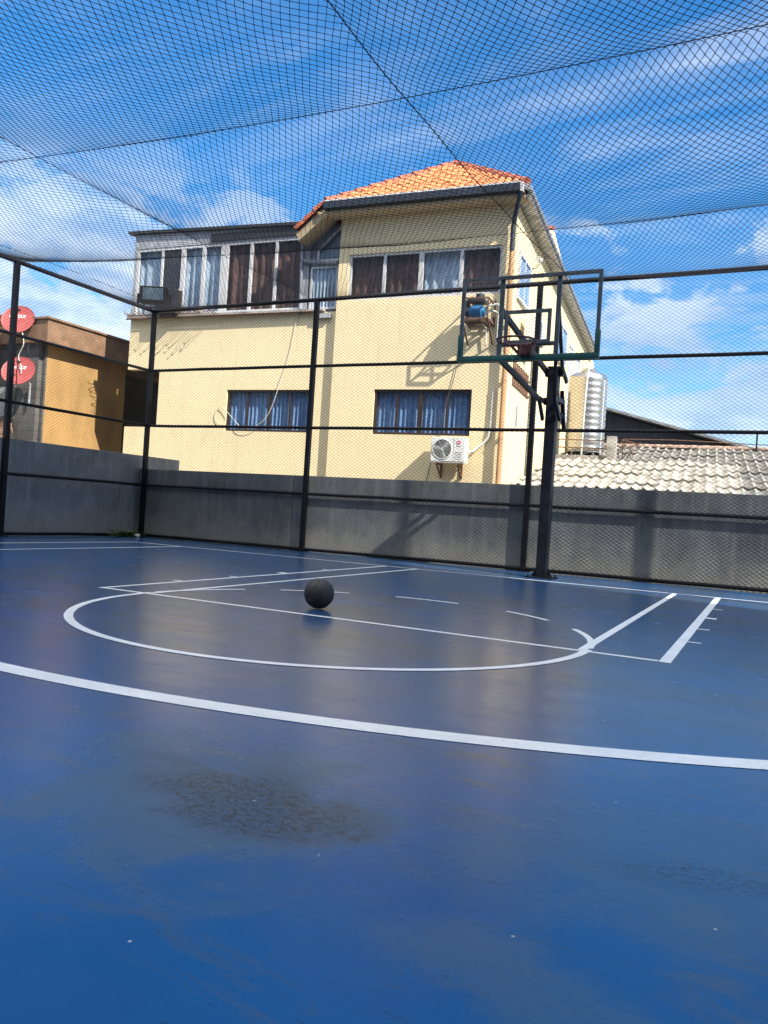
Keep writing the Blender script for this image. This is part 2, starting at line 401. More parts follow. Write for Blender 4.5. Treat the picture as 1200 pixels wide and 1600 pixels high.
    c = mix(nt, math_n(nt, 'MULTIPLY', jm, .65), c, mix(nt, ramp(nt, noise(nt, p, 9, 4), [(.60, 0.0), (.68, 1.0)]), (.03, .05, .07), (.28, .31, .33)))
    nt.links.new(c, b.inputs['Base Color'])
    streak_r = noise(nt, mapping(nt, p, (1.0, 2.6, 1), (0, 0, .45)), 1.8, 9, .72, .6)
    rgh = math_n(nt, 'ADD', math_n(nt, 'MULTIPLY_ADD', streak_r, .22, .13), math_n(nt, 'MULTIPLY', film, .10))
    nt.links.new(rgh, b.inputs['Roughness']); b.inputs['Specular IOR Level'].default_value = .6
    bump(nt, b, math_n(nt, 'ADD', noise(nt, p, 220, 3, .6), math_n(nt, 'MULTIPLY', noise(nt, p, 9, 4), 2.0)), .06, .004)
    return m
M['floor'] = m_floor()

def m_line():
    m, nt, b = nodes_of('white_court_line_paint')
    p = pos_node(nt)
    c = mix(nt, ramp(nt, noise(nt, p, 3, 7, .7), [(.4, 0.0), (.65, 1.0)]), (.72, .74, .76), (.86, .87, .87))
    c = mix(nt, math_n(nt, 'MULTIPLY', ramp(nt, noise(nt, p, 60, 5, .7), [(.57, 0.0), (.66, 1.0)]), .5), c, (.2, .26, .36))
    c = mix(nt, math_n(nt, 'MULTIPLY', ramp(nt, noise(nt, mapping(nt, p, (6, 30, 1), (0, 0, .4)), 1.5, 5, .7, .8), [(.62, 0.0), (.70, 1.0)]), .55), c, (.12, .17, .26))
    nt.links.new(c, b.inputs['Base Color']); b.inputs['Roughness'].default_value = .35
    return m
M['line'] = m_line()

def m_ball():
    m, nt, b = nodes_of('black_rubber_ball')
    tc = pos_node(nt, True)
    vo = N(nt, 'ShaderNodeTexVoronoi', i_Scale=150.0); nt.links.new(tc, vo.inputs['Vector'])
    c = mix(nt, ramp(nt, noise(nt, tc, 9, 5, .6), [(.35, 0.0), (.7, 1.0)]), (.018, .016, .016), (.050, .040, .034))
    nt.links.new(c, b.inputs['Base Color']); b.inputs['Roughness'].default_value = .55
    bump(nt, b, vo.outputs['Distance'], .6, .003)
    return m
M['ball'] = m_ball()
M['ball_seam'] = mat('ball_seam_rubber', (.006, .006, .007), .6, 0, .1, 20)
M['asphalt'] = mat('dusty_concrete_ground', (.16, .155, .145), .95, 0, .25, .6)

# ------------------------------------------------------------------ ground, court and paint
def sheet(name, x0, x1, y0, y1, z, m, thick=None):
    mb = MB()
    if thick: mb.box(x0, x1, y0, y1, z - thick, z)
    else: mb.add([(x0, y0, z), (x1, y0, z), (x1, y1, z), (x0, y1, z)], [(0, 1, 2, 3)])
    return tag(mb.build(name, m), kind='structure')
sheet('ground', -900, 900, -900, 900, -.06, M['asphalt'])
sheet('court_floor', -8.85, 9.2, -26, 1.71, 0.0, M['floor'], .055)

FL = -5.66
mk = MB()
def strip(pts, w, z=.004):
    z *= .35
    n = len(pts); P = [Vector((x, y, 0)) for x, y in pts]; vs = []
    for i in range(n):
        t = (P[min(i + 1, n - 1)] - P[max(i - 1, 0)]).normalized(); nn = Vector((-t.y, t.x, 0))
        vs += [P[i] + nn * w / 2 + Vector((0, 0, z)), P[i] - nn * w / 2 + Vector((0, 0, z))]
    mk.add(vs, [(2 * i, 2 * i + 1, 2 * i + 3, 2 * i + 2) for i in range(n - 1)])
def arc(cx, cy, r, a0, a1, n=64):
    return [(cx + r * math.cos(R(a0 + (a1 - a0) * i / n)), cy + r * math.sin(R(a0 + (a1 - a0) * i / n))) for i in range(n + 1)]
LW = .05
OA = 2.31; IB = 1.80
strip([(-7.34, 0), (9, 0)], LW)                                   # baseline
strip([(-7.32, -.025), (-7.32, -25)], LW)                          # sideline
strip([(-OA, -.03), (-OA, FL - .03)], LW); strip([(OA, -.03), (OA, FL - .03)], .07)
strip([(-OA + .03, FL), (OA - .04, FL)], LW)                       # free-throw line
for sx, w in ((-1, LW), (1, .06)): strip([(sx * IB, -.03), (sx * IB, FL + .03)], w, .0055)
strip(arc(0, FL, 1.83, 180 - 2, 360 + 2), .058, .007)                # free-throw circle
strip(arc(0, FL, 1.83, 4, 33, 14), .05, .0085); strip(arc(0, FL, 1.83, 147, 176, 14), .05, .0085)
for a0, a1 in ((47, 64), (81, 101), (115, 136)): strip(arc(0, FL, 1.83, a0, a1, 10), .045, .0085)
CR = 6.71; CYT = -1.60; XS = 6.22
ya = CYT - math.sqrt(CR ** 2 - XS ** 2); th = math.degrees(math.atan2(ya - CYT, XS))
strip([(-XS, -.03), (-XS, ya)], LW); strip([(XS, -.03), (XS, ya)], LW)
strip(arc(0, CYT, CR, 180 - th, 360 + th, 120), .115, .0055)
for y, w in ((-1.70, .04), (-2.72, .10), (-3.70, .04), (-4.6, .04)):
    strip([(OA + .036, y), (OA + .13, y)], w, .0055); strip([(-OA - .026, y), (-OA - .13, y)], w, .0055)
tag(mk.build('court_markings', M['line']), kind='structure')

# ------------------------------------------------------------------ boundary walls
WY = 1.69
w = MB().box(-9.05, 10.5, WY, WY + .15, -.05, 1.39, bev=.006)
t = thing('boundary_wall', 'low dark grey painted wall behind the hoop with sunlight and post shadows on it', 'wall', (0, WY, 0))
w.build('wall', M['wall_grey'], t, loc=(0, -WY, 0))
t2 = thing('boundary_wall', 'taller pale grey wall along the left sideline under the yellow building', 'wall', (-8.95, -6, 0))
MB().box(-9.06, -8.90, -22, WY - .002, -.05, 1.665, bev=.006).box(-9.06, -8.90, WY + .152, 2.9, -.05, 1.665).box(-9.06, -8.90, WY, WY + .15, 1.395, 1.665).build('wall', M['wall_pale'], t2, loc=(8.95, 6, 0))

# ------------------------------------------------------------------ fences
FH = 4.64; FY = 1.63; FX = -8.72
def netting(name, origin, du, length, height, z0, cw, ch, r, parent, step=.25, sag=.012):
    """diamond netting in a vertical plane: strands run up both diagonals"""
    du = np.array(du, float); nrm = np.array([-du[1], du[0], 0]); V = []; F = []; base = 0
    ph = rng.uniform(0, 6, 8)
    def off(u, z):
        a = sag * (np.sin(u * 1.7 + ph[0]) + .7 * np.sin(u * .8 + z * 1.3 + ph[1]) + .5 * np.sin(z * 2.9 + ph[2]))
        iu = .010 * np.sin(z * 3.1 + u * .9 + ph[3]) + .006 * np.sin(z * 7 + ph[4]); iz = .014 * np.sin(u * 1.3 + ph[5]) * np.sin(z * 1.9 + ph[6])
        return a, iu, iz
    sl = ch / cw
    for sgn in (1, -1):
        k0 = int(math.floor(-(height / sl) / cw)) - 1; k1 = int(math.ceil(length / cw)) + 1
        if sgn < 0: k0, k1 = -1, int(math.ceil((length + height / sl) / cw)) + 1
        for k in range(k0, k1):
            u0 = k * cw
            # param along z from 0..height: u = u0 + sgn*z/sl
            za, zb = 0.0, height
            ua, ub = u0, u0 + sgn * height / sl
            lo, hi = 0.0, 1.0
            d = ub - ua
            t0 = (0 - ua) / d; t1 = (length - ua) / d
            lo = max(lo, min(t0, t1)); hi = min(hi, max(t0, t1))
            if hi - lo < .004: continue
            L = (hi - lo) * math.hypot(d, height); n = max(2, int(L / step) + 1)
            tt = np.linspace(lo, hi, n); u = ua + d * tt; z = z0 + height * tt
            a, iu, iz = off(u, z)
            P = np.array(origin)[None] + du[None] * (u + iu)[:, None] + nrm[None] * a[:, None] + np.array([0, 0, 1])[None] * (z + iz)[:, None]
            tang = (du * d + np.array([0, 0, height])); tang /= np.linalg.norm(tang)
            s1 = nrm; s2 = np.cross(tang, s1)
            ring = [P + r * (math.cos(q) * s1 + math.sin(q) * s2) for q in (0, 2.0944, 4.18879)]
            V.append(np.stack(ring, 1).reshape(-1, 3))
            i = np.arange(n - 1) * 3 + base
            for q in range(3):
                q2 = (q + 1) % 3
                F.append(np.stack([i + q, i + q2, i + 3 + q2, i + 3 + q], 1))
            base += n * 3
    return link(name, np_mesh(name, np.concatenate(V), np.concatenate(F)), M['net'], parent)

def fence(label, posts, rail_z, along, netargs):
    t = thing('mesh_fence', label, 'fence', (posts[len(posts) // 2][0], posts[len(posts) // 2][1], 0))
    inv = Matrix.Translation(-Vector(t.location))
    for i, (x, y) in enumerate(posts):
        mb = MB().box(x - .041, x + .041, y - .041, y + .041, 0, FH - .03, bev=.006).box(x - .10, x + .10, y - .085, y + .085, 0.0, .012).box(x - .05, x + .05, y - .05, y + .05, FH - .029, FH - .02)
        for sx in (-1, 1):
            for sy in (-1, 1): mb.tube([(x + sx * .08, y + sy * .065, .013), (x + sx * .08, y + sy * .065, .03)], .011, 6)
        mb.build('post', M['black_metal'], t, loc=inv.translation)
    for z, rad in rail_z:
        pts = [posts[0] if along == 'x' else (FX, FY - .06), posts[-1]]
        a, b = Vector((*pts[0], z)), Vector((*pts[-1], z))
        off = Vector((0, 0, 0))
        MB().tube([a.lerp(b, k / 24) + off + Vector((0, 0, random.uniform(-.004, .004))) for k in range(25)], rad, 10).build('rail', M['black_metal'], t, smooth=True, loc=inv.translation)
    nn = netting('netting', *netargs, t); nn.location = inv.translation
    return t
rails = [(FH - .02, .038), (3.40, .029), (2.27, .029), (1.06, .029), (.045, .03)]
fence('black post and net fence behind the basketball hoop along the baseline', [(-8.70, FY), (-4.83, FY), (-.67, FY), (3.45, FY), (7.55, FY)], rails, 'x',
      ((-8.66, FY - .075, 0), (1, 0, 0), 16.2, FH - .1, .06, .0855, .057, .0021))
fence('black post and net fence along the left sideline under the red dishes', [(FX, -1.65), (FX, -4.93), (FX, -8.2), (FX, -11.5)], rails, 'y',
      ((FX + .075, -11.5, 0), (0, 1, 0), 13.0, FH - .1, .06, .0855, .057, .0021))

# ------------------------------------------------------------------ overhead net and its support cables
XL = [-8.72, -4.9, -.38, 4.1, 8.6]
def yb(i, x):
    q = 1 - (x / 8.7) ** 2
    return [-12.0 + 0 * x, -8.2 + .4 * q, -4.93 + .66 * q, -1.65 + .97 * q, 1.55 + 0 * x][i]
def xb(i, y): return XL[i] + (.0074 * (y + 4.3) ** 2 if i == 2 else 0)
SAG = rng.uniform(.8, 1.15, (4, 4))
def net_z(x, y):
    x = np.asarray(x, float); y = np.asarray(y, float); z = np.full(x.shape, 4.60)
    for i in range(4):
        xa = XL[i]; xc = XL[i + 1]
        xa = XL[2] + .0074 * (y + 4.3) ** 2 if i == 2 else np.full_like(x, XL[i])
        xc = XL[2] + .0074 * (y + 4.3) ** 2 if i == 1 else np.full_like(x, XL[i + 1])
        for j in range(4):
            ya_, yc_ = yb(j, x), yb(j + 1, x)
            u = (x - xa) / (xc - xa); v = (y - ya_) / (yc_ - ya_)
            ins = (u >= 0) & (u <= 1) & (v >= 0) & (v <= 1)
            uu = np.clip(u, 0, 1); vv = np.clip(v, 0, 1)
            depth = (.26 if j < 3 else .20) * SAG[i, j]
            s = depth * (4 * uu * (1 - uu)) ** .72 * (4 * vv * (1 - vv)) ** .78
            z = np.where(ins, 4.60 - s, z)
    return z + .012 * np.sin(x * 2.3 + y) * np.sin(y * 1.9)
def ceiling_net():
    t = thing('ceiling_net', 'sagging black diamond net stretched overhead across the whole court', 'net', (0, -3, 0))
    x0, x1, y0, y1 = -8.68, 7.2, -9.6, 1.56; r = .0030; step = .11
    V = []; F = []; base = 0; knots = []
    sp = .0655
    fam = [(R(121), None), (R(55.5), None)]
    for fi, (ang, _) in enumerate(fam):
        d = np.array([math.cos(ang), math.sin(ang)]); nn = np.array([d[1], -d[0]])
        corners = np.array([(x0, y0), (x1, y0), (x1, y1), (x0, y1)]); q = corners @ nn
        for k in range(int(q.min() / sp), int(q.max() / sp) + 1):
            o = nn * k * sp
            ts = []
            lo, hi = -1e9, 1e9
            for ax, (a, b) in enumerate(((x0, x1), (y0, y1))):
                tA, tB = (a - o[ax]) / d[ax], (b - o[ax]) / d[ax]
                lo = max(lo, min(tA, tB)); hi = min(hi, max(tA, tB))
            if hi - lo < .08: continue
            n = max(2, int((hi - lo) / step) + 1); tt = np.linspace(lo, hi, n)
            x = o[0] + d[0] * tt; y = o[1] + d[1] * tt
            wx = .035 * np.sin(y * .9 + .4 * x) + .02 * np.sin(x * 1.7 - y * 1.1) + .008 * np.sin(y * 6 + x * 5); wy = .045 * np.sin(x * .8 + .5 * y + 1) + .02 * np.sin(x * 2.1 + y * .6) + .008 * np.sin(x * 7 - y * 4)
            x = np.clip(x + wx, x0, x1); y = np.clip(y + wy, y0, y1)
            P = np.stack([x, y, net_z(x, y)], 1)
            s1 = np.array([0, 0, 1.0]); s2 = np.array([nn[0], nn[1], 0])
            ring = [P + r * (math.cos(g) * s1 + math.sin(g) * s2) for g in (.5, 2.594, 4.689)]
            V.append(np.stack(ring, 1).reshape(-1, 3)); i = np.arange(n - 1) * 3 + base
            for g in range(3):
                g2 = (g + 1) % 3; F.append(np.stack([i + g, i + g2, i + 3 + g2, i + 3 + g], 1))
            base += n * 3
    o = link('strands', np_mesh('strands', np.concatenate(V), np.concatenate(F)), M['net'], t); o.location = (0, 3, 0)
    # knots where the two strand families cross, on the nearer half of the net
    A = [np.array([math.cos(f[0]), math.sin(f[0])]) for f in fam]; Nn = [np.array([a[1], -a[0]]) for a in A]
    K = np.array([(i, j) for i in range(-260, 260) for j in range(-260, 260)], float) * sp
    Q = np.linalg.solve(np.array([Nn[0], Nn[1]]), K.T).T
    x, y = Q[:, 0], Q[:, 1]
    ok = (x > -5.5) & (x < 5) & (y > -8.2) & (y < -2.2); x, y = x[ok], y[ok]
    wx = .035 * np.sin(y * .9 + .4 * x) + .02 * np.sin(x * 1.7 - y * 1.1) + .008 * np.sin(y * 6 + x * 5); wy = .045 * np.sin(x * .8 + .5 * y + 1) + .02 * np.sin(x * 2.1 + y * .6) + .008 * np.sin(x * 7 - y * 4)
    x, y = x + wx, y + wy; P = np.stack([x, y, net_z(x, y)], 1)
    oc = np.array([(1, 0, 0), (-1, 0, 0), (0, 1, 0), (0, -1, 0), (0, 0, 1), (0, 0, -1)]) * .0070
    ff = np.array([(0, 2, 4), (2, 1, 4), (1, 3, 4), (3, 0, 4), (2, 0, 5), (1, 2, 5), (3, 1, 5), (0, 3, 5)])
    VV = (P[:, None, :] + oc[None]).reshape(-1, 3); FF = (ff[None] + (np.arange(len(P)) * 6)[:, None, None]).reshape(-1, 3)
    kn = link('knots', np_mesh('knots', VV, FF), M['net'], t); kn.location = (0, 3, 0); kn['kind'] = 'stuff'
ceiling_net()
def cable(label, pts, r=.008):
    p0 = Vector(pts[0]); mb = MB().tube([Vector(p) - p0 for p in pts], r, 6)
    o = mb.build('support_cable', M['rope'], None, smooth=True, loc=p0)
    return tag(o, label, 'cable', 'cables holding up the overhead net')
ys = np.linspace(-9.6, 1.55, 60)
cable('thick dark cable crossing the overhead net towards the hoop and the tiled roof', [(-.38 + .0074 * (y + 4.3) ** 2, y, 4.605 + .01 * math.sin(y * 3)) for y in ys], .0055)
cable('dark cable crossing the overhead net towards the flat roof end of the house', [(-4.9 + .02 * math.sin(y), y, 4.60 + .012 * math.sin(y * 2)) for y in ys], .0036)
xs = np.linspace(-8.7, 7.2, 70)
cable('thin cable crossing the net from side to side high above the free-throw line', [(x, float(yb(2, x)), 4.607) for x in xs], .0038)
cable('thin cable crossing the net from side to side just in front of the house windows', [(x, float(yb(3, x)), 4.607) for x in xs], .0032)
cable('thin border rope of the overhead net running above the left fence', [(-8.2 + .02 * math.sin(y * 2.1), y, 4.61 - .02 * math.sin(y * 1.7)) for y in ys], .0036)
for yq in (): pass

# ------------------------------------------------------------------ basketball hoop
hx = -.09; hy = .58
t = thing('basketball_hoop', 'black single post basketball hoop with clear backboard and green edge padding', 'basketball hoop', (hx, hy, 0))
def H(mb, name, m, parent=t, smooth=False): return mb.build(name, m, parent, smooth, loc=(-hx, -hy, 0) if parent is t else None)
PT = 3.05
H(MB().box(hx - .077, hx + .077, hy - .077, hy + .077, .02, PT, bev=.012).box(hx - .088, hx + .088, hy - .088, hy + .088, PT + .001, PT + .012), 'post', M['hoop_post'])
bp = MB().box(hx - .20, hx + .20, hy - .20, hy + .20, .0, .02, bev=.004)
for sx in (-1, 1):
    for sy in (-1, 1): bp.tube([(hx + sx * .16, hy + sy * .16, .021), (hx + sx * .16, hy + sy * .16, .05)], .016, 6)
    bp.prism([(hx + sx * .0775, .021), (hx + sx * .16, .021), (hx + sx * .0775, .14)], 'y', hy - .006, hy + .006)
H(bp, 'base_plate', M['hoop_post'])
BY = -1.15; BX0, BX1, BZ0, BZ1 = -.915, .875, 2.84, 3.89; bc = (BX0 + BX1) / 2; bl, br = bc - .365, bc + .365
for sx, xb_ in ((-1, bl), (1, br)):
    H(MB().bar((xb_, BY + .06, 3.47), (hx + sx * .115, hy + .02, 3.00), .045, .075), 'upper_arm', M['hoop_post'])
    H(MB().bar((xb_, BY + .06, 2.86), (hx + sx * .115, hy - .35, 2.55), .045, .07).bar((hx + sx * .115, hy - .33, 2.57), (hx + sx * .125, hy - .02, 2.30), .04, .06).bar((hx + sx * .115, hy - .33, 2.56), (hx + sx * .13, hy + .13, 2.57), .04, .06), 'lower_arm', M['hoop_post'])
    H(MB().bar((hx + sx * .115, hy + .05, 3.02), (hx + sx * .115, hy + .30, 2.90), .04, .06), 'rear_link', M['hoop_post'])
H(MB().bar((hx + .125, hy + .02, 2.72), (hx + .125, hy + .26, 2.20), .05, .05).bar((hx + .10, hy + .08, 2.40), (hx + .125, hy + .20, 2.34), .05, .05), 'height_strut', M['hoop_post'])
H(MB().box(hx - .135, hx + .135, hy - .02, hy + .06, 2.93, 3.04, bev=.008), 'pivot_bracket', M['hoop_post']); H(MB().box(hx - .13, hx + .13, hy - .02, hy + .06, 2.52, 2.62, bev=.006), 'pivot_bracket', M['hoop_post'])
# backboard
bb = thing('backboard', None, None); del_keys = None
bb.parent = t; bb.location = (-hx, -hy, 0)
fr = MB(); fw_ = .045
fr.box(BX0, BX1, BY - .02, BY + .02, BZ1 - fw_, BZ1, bev=.004)
fr.box(BX0, BX1, BY - .02, BY + .02, BZ0, BZ0 + fw_, bev=.004)
fr.box(BX0, BX0 + fw_, BY - .02, BY + .02, BZ0 + fw_ + .001, BZ1 - fw_ - .001, bev=.004).box(BX1 - fw_, BX1, BY - .02, BY + .02, BZ0 + fw_ + .001, BZ1 - fw_ - .001, bev=.004)
for xm in (bl, br): fr.box(xm - .027, xm + .027, BY + .022, BY + .062, BZ0 + .005, BZ1 - .005, bev=.004)
fr.box(bl + .028, br - .028, BY + .022, BY + .056, 3.00, 3.05, bev=.004)
fr.build('frame', M['board_frame'], bb)
MB().box(BX0 + fw_ + .001, BX1 - fw_ - .001, BY - .005, BY + .005, BZ0 + fw_ + .001, BZ1 - fw_ - .001).build('glass', M['board_glass'], bb)
tg = MB(); tx0, tx1, tz0, tz1 = bc - .30, bc + .30, 3.02, 3.45
for a in ((tx0, tx1, tz1 - .05, tz1), (tx0, tx1, tz0, tz0 + .05), (tx0, tx0 + .05, tz0 + .051, tz1 - .051), (tx1 - .05, tx1, tz0 + .051, tz1 - .051)):
    tg.box(a[0], a[1], BY - .0085, BY - .0052, a[2], a[3])
tg.build('target_square', M['board_frame'], bb)
pd = MB().box(BX0 - .012, BX1 + .012, BY - .035, BY + .035, BZ0 - .03, BZ0 + .045, bev=.014)
for xa in (BX0 - .012, BX1 - .05): pd.box(xa, xa + .062, BY - .036, BY + .036, BZ0 + .03, 3.16, bev=.014)
pd.build('edge_padding', M['green_pad'], bb, smooth=True)
# rim and net
rc = Vector((bc - .01, BY - .40, 2.975)); rr = .235
H(MB().tube([(rc.x + rr * math.cos(R(a)), rc.y + rr * math.sin(R(a)), rc.z) for a in range(0, 360, 8)], .011, 8, closed=True), 'rim', M['rim_red'], t, True)
rb = MB().box(bc - .10, bc + .10, BY - .045, BY - .021, 2.86, 3.02, bev=.006).box(bc - .07, bc + .07, BY - .17, BY - .046, 2.945, 2.965, bev=.003)
for sx in (-1, 1): rb.bar((bc + sx * .07, BY - .05, 2.88), (bc + sx * .13, BY - .28, 2.962), .018, .03)
rb.box(bc - .06, bc + .06, BY - .16, BY - .046, 2.86, 2.943, bev=.006)
H(rb, 'rim_bracket', M['rim_red'])
nm = MB().tube([(rc.x + rr * math.cos(R(a)), rc.y + rr * math.sin(R(a)), rc.z - .012) for a in range(0, 360, 10)], .004, 4, closed=True)
for k in range(12):
    a = R(k * 30); p = Vector((rc.x + rr * math.cos(a), rc.y + rr * math.sin(a), rc.z - .01))
    L = random.choice((.03, .05, .09, .13, .17)) if k not in (3, 4, 9, 10) else random.uniform(.18, .26)
    pts = [p + Vector((-.25 * (q / 5) * L * math.cos(a) + random.uniform(-.012, .012), -.25 * (q / 5) * L * math.sin(a) + random.uniform(-.012, .012), -L * q / 5)) for q in range(6)]
    nm.tube(pts, .0035, 4)
    if k % 2: nm.tube([p, p + Vector((.03 * math.sin(a), -.05 * math.cos(a), -.07)), p + Vector((.05 * math.sin(a), -.10 * math.cos(a), -.12))], .003, 4)
H(nm, 'torn_net', M['cord'])

# two unseen masts added beyond the right edge to cast shadow strips on the wall
for lab, x, y, h in (('unseen tall pole added to cast the left shadow strip on the wall', 3.7, -.66, 7.8), ('unseen pole added to cast the right shadow strip on the wall', 3.95, .68, 4.6)):
    t = thing('shadow_caster', lab, 'mast', (x, y, 0), group='poles added to cast shadow strips')
    MB().tube([(0, 0, .02), (0, 0, h)], .046, 12).build('pole', M['hoop_post'], t, smooth=40)
    MB().box(-.14, .14, -.14, .14, 0, .018, bev=.004).build('base_plate', M['hoop_post'], t)

# ------------------------------------------------------------------ ball
bx, by_, br_ = -.36, -5.30, .121
t = thing('basketball', 'worn black rubber basketball resting on the blue floor near the free-throw line', 'ball', (bx, by_, br_ + .0035), rz=.5)
t.rotation_euler = (.5, .3, .7)
bm = bmesh.new(); bmesh.ops.create_uvsphere(bm, u_segments=64, v_segments=40, radius=br_); me = bpy.data.meshes.new('skin'); bm.to_mesh(me); bm.free()
link('skin', me, M['ball'], t, True)
sm = MB()
for ax in (0, 1):
    sm.tube([Vector((math.cos(a), math.sin(a), 0)) * br_ if ax == 0 else Vector((0, math.cos(a), math.sin(a))) * br_ for a in np.linspace(0, 2 * math.pi, 64, endpoint=False)], .0022, 6, closed=True)
for s in (-1, 1):
    pts = []
    for a in np.linspace(0, 2 * math.pi, 72, endpoint=False):
        v = Vector((s * (.62 + .28 * math.cos(2 * a)), math.cos(a) * .75, math.sin(a) * .75)).normalized() * br_; pts.append(v)
    sm.tube(pts, .0022, 6, closed=True)
sm.build('seams', M['ball_seam'], t, smooth=True)

# ------------------------------------------------------------------ house (local frame: x along the facade, y into the house)
HO = Vector((-3.45, 5.08, 0)); HR = R(4.0)
HM = Matrix.Translation(HO) @ Matrix.Rotation(HR, 4, 'Z')
def hl(u, w, z=0.0): return HM @ Vector((u, w, z))
house = thing('house', 'cream two storey house with orange tiled roof and curtained windows behind the court', 'house', HO, HR)

def wall_holes(U0, U1, Z0, Z1, w0, w1, holes, mb=None):
    mb = mb or MB()
    us = sorted({U0, U1, *[h[0] for h in holes], *[h[1] for h in holes]}); zs = sorted({Z0, Z1, *[h[2] for h in holes], *[h[3] for h in holes]})
    us = [u for u in us if U0 <= u <= U1]; zs = [z for z in zs if Z0 <= z <= Z1]
    solid = {}
    for i in range(len(us) - 1):
        for j in range(len(zs) - 1):
            cu, cz = (us[i] + us[i + 1]) / 2, (zs[j] + zs[j + 1]) / 2
            solid[i, j] = not any(h[0] < cu < h[1] and h[2] < cz < h[3] for h in holes)
    for (i, j), s in solid.items():
        if not s: continue
        a, b, c, d = us[i], us[i + 1], zs[j], zs[j + 1]
        mb.add([(a, w0, c), (b, w0, c), (b, w0, d), (a, w0, d)], [(0, 1, 2, 3)])
        mb.add([(a, w1, c), (b, w1, c), (b, w1, d), (a, w1, d)], [(3, 2, 1, 0)])
        for (di, dj, q) in ((-1, 0, [(a, w0, c), (a, w1, c), (a, w1, d), (a, w0, d)]), (1, 0, [(b, w0, c), (b, w1, c), (b, w1, d), (b, w0, d)]),
                            (0, -1, [(a, w0, c), (b, w0, c), (b, w1, c), (a, w1, c)]), (0, 1, [(a, w0, d), (b, w0, d), (b, w1, d), (a, w1, d)])):
            if not solid.get((i + di, j + dj), False): mb.add(q, [(0, 1, 2, 3)])
    me_b = bmesh.new()
    return mb

def weld(o, d=1e-4):
    bm = bmesh.new(); bm.from_mesh(o.data); bmesh.ops.remove_doubles(bm, verts=bm.verts[:], dist=d); bmesh.ops.recalc_face_normals(bm, faces=bm.faces[:]); bm.to_mesh(o.data); bm.free(); return o

def curtain_mesh(u0, u1, z0, z1, w, period=.115, amp=.032, part=1.0):
    n = max(24, int((u1 - u0) / period * 10)); V = []; F = []
    ph = random.uniform(0, 6)
    for i in range(n + 1):
        u = u0 + (u1 - u0) * i / n
        wv = amp * math.sin(2 * math.pi * u / period + ph + .8 * math.sin(u * 5 + ph)) * (1 + .35 * math.sin(u * 3.3 + ph))
        V += [(u, w + wv * .7, z1), (u, w + wv, (z0 + z1) / 2), (u, w + wv * 1.25, z0)]
    for i in range(n):
        F += [(3 * i, 3 * i + 1, 3 * i + 4, 3 * i + 3), (3 * i + 1, 3 * i + 2, 3 * i + 5, 3 * i + 4)]
    mb = MB(); mb.add(V, F); return mb

def window(parent, u0, u1, z0, z1, wf, mull, fmat, curtains, fw=.05, depth=.09, glass=True, mw=None, label=None, period=.115):
    """frame mesh with pane and curtain children; wf = front of frame in local y"""
    mw = mw or [fw] * len(mull)
    f = MB().box(u0, u1, wf, wf + .06, z1 - fw, z1, bev=.004).box(u0, u1, wf, wf + .06, z0, z0 + fw, bev=.004)
    for a, b in ((u0, u0 + fw), (u1 - fw, u1)): f.box(a, b, wf, wf + .06, z0 + fw + .001, z1 - fw - .001, bev=.004)
    for c, mm in zip(mull, mw): f.box(c - mm / 2, c + mm / 2, wf + .002, wf + .058, z0 + fw + .001, z1 - fw - .001, bev=.004)
    fo = f.build('window', fmat, parent)
    if label: fo['label'] = label
    edges = [u0] + list(mull) + [u1]
    for k in range(len(edges) - 1):
        a, b = edges[k] + .02, edges[k + 1] - .02
        if glass: MB().box(a, b, wf + .027, wf + .032, z0 + fw * .6, z1 - fw * .6).build('pane', M['glass'], fo)
        c = curtains[k % len(curtains)]
        if c == 'panel': MB().box(a, b, wf + .04, wf + .05, z0 + .02, z1 - .02).build('panel', M['dark_panel'], fo)
        elif c: curtain_mesh(a - .03, b + .03, z0 + .01, z1, wf + depth, period).build('curtain', M[c], fo, smooth=80)
    return fo

# walls
EH = 7.42
U_L, U_R = -2.88, 1.20; LBW = .13
uw = (-2.62, .93, 5.56, 6.60); lw = (-1.81, .45, 2.54, 3.54); llw = (-5.76, -3.46, 2.55, 3.55)
weld(wall_holes(U_L, U_R, -.5, EH, 0, .20, [uw, lw]).build('front_wall', M['cream'], house))
weld(wall_holes(-8.80, U_L, -.5, 5.36, LBW, LBW + .2, [llw, (-8.9, -7.80, 2.60, 4.07)]).build('left_wall', M['cream'], house))
notch = MB().box(-8.79, -7.79, LBW + 1.6, LBW + 1.7, 2.5, 4.2).box(-7.799, -7.70, LBW + .201, LBW + 1.7, 2.5, 4.2).box(-8.80, -7.70, LBW + .201, LBW + 1.7, 4.071, 4.2).box(-8.80, -7.7, LBW + .201, LBW + 1.7, 2.45, 2.599)
notch.build('open_recess', M['dark_void'], house)
sk = -.033
side = MB()
sv = [(U_R, .201, -.5), (U_R + sk * 17, 17, -.5), (U_R + sk * 17, 17, EH + .02), (U_R, .201, EH + .02)]
inn = [(x - .2, y, z) for x, y, z in sv]
side.add(sv + inn, [(0, 1, 2, 3), (7, 6, 5, 4), (0, 4, 5, 1), (1, 5, 6, 2), (2, 6, 7, 3), (3, 7, 4, 0)])
side.build('side_wall', M['cream'], house)
MB().box(U_L - .001, U_L + .2, .201, 17, -.5, EH).box(-8.80, -8.60, LBW + 1.71, 9, -.5, 5.3).box(-8.8, .6, 16.9, 17.1, -.5, EH).build('back_walls', M['cream'], house)
MB().box(-8.59, U_L - .01, LBW + .21, 9, 5.20, 5.34).box(U_L + .21, U_R - .22, .21, 16.8, 3.9, 4.0).build('floor_slab', M['concrete'], house)
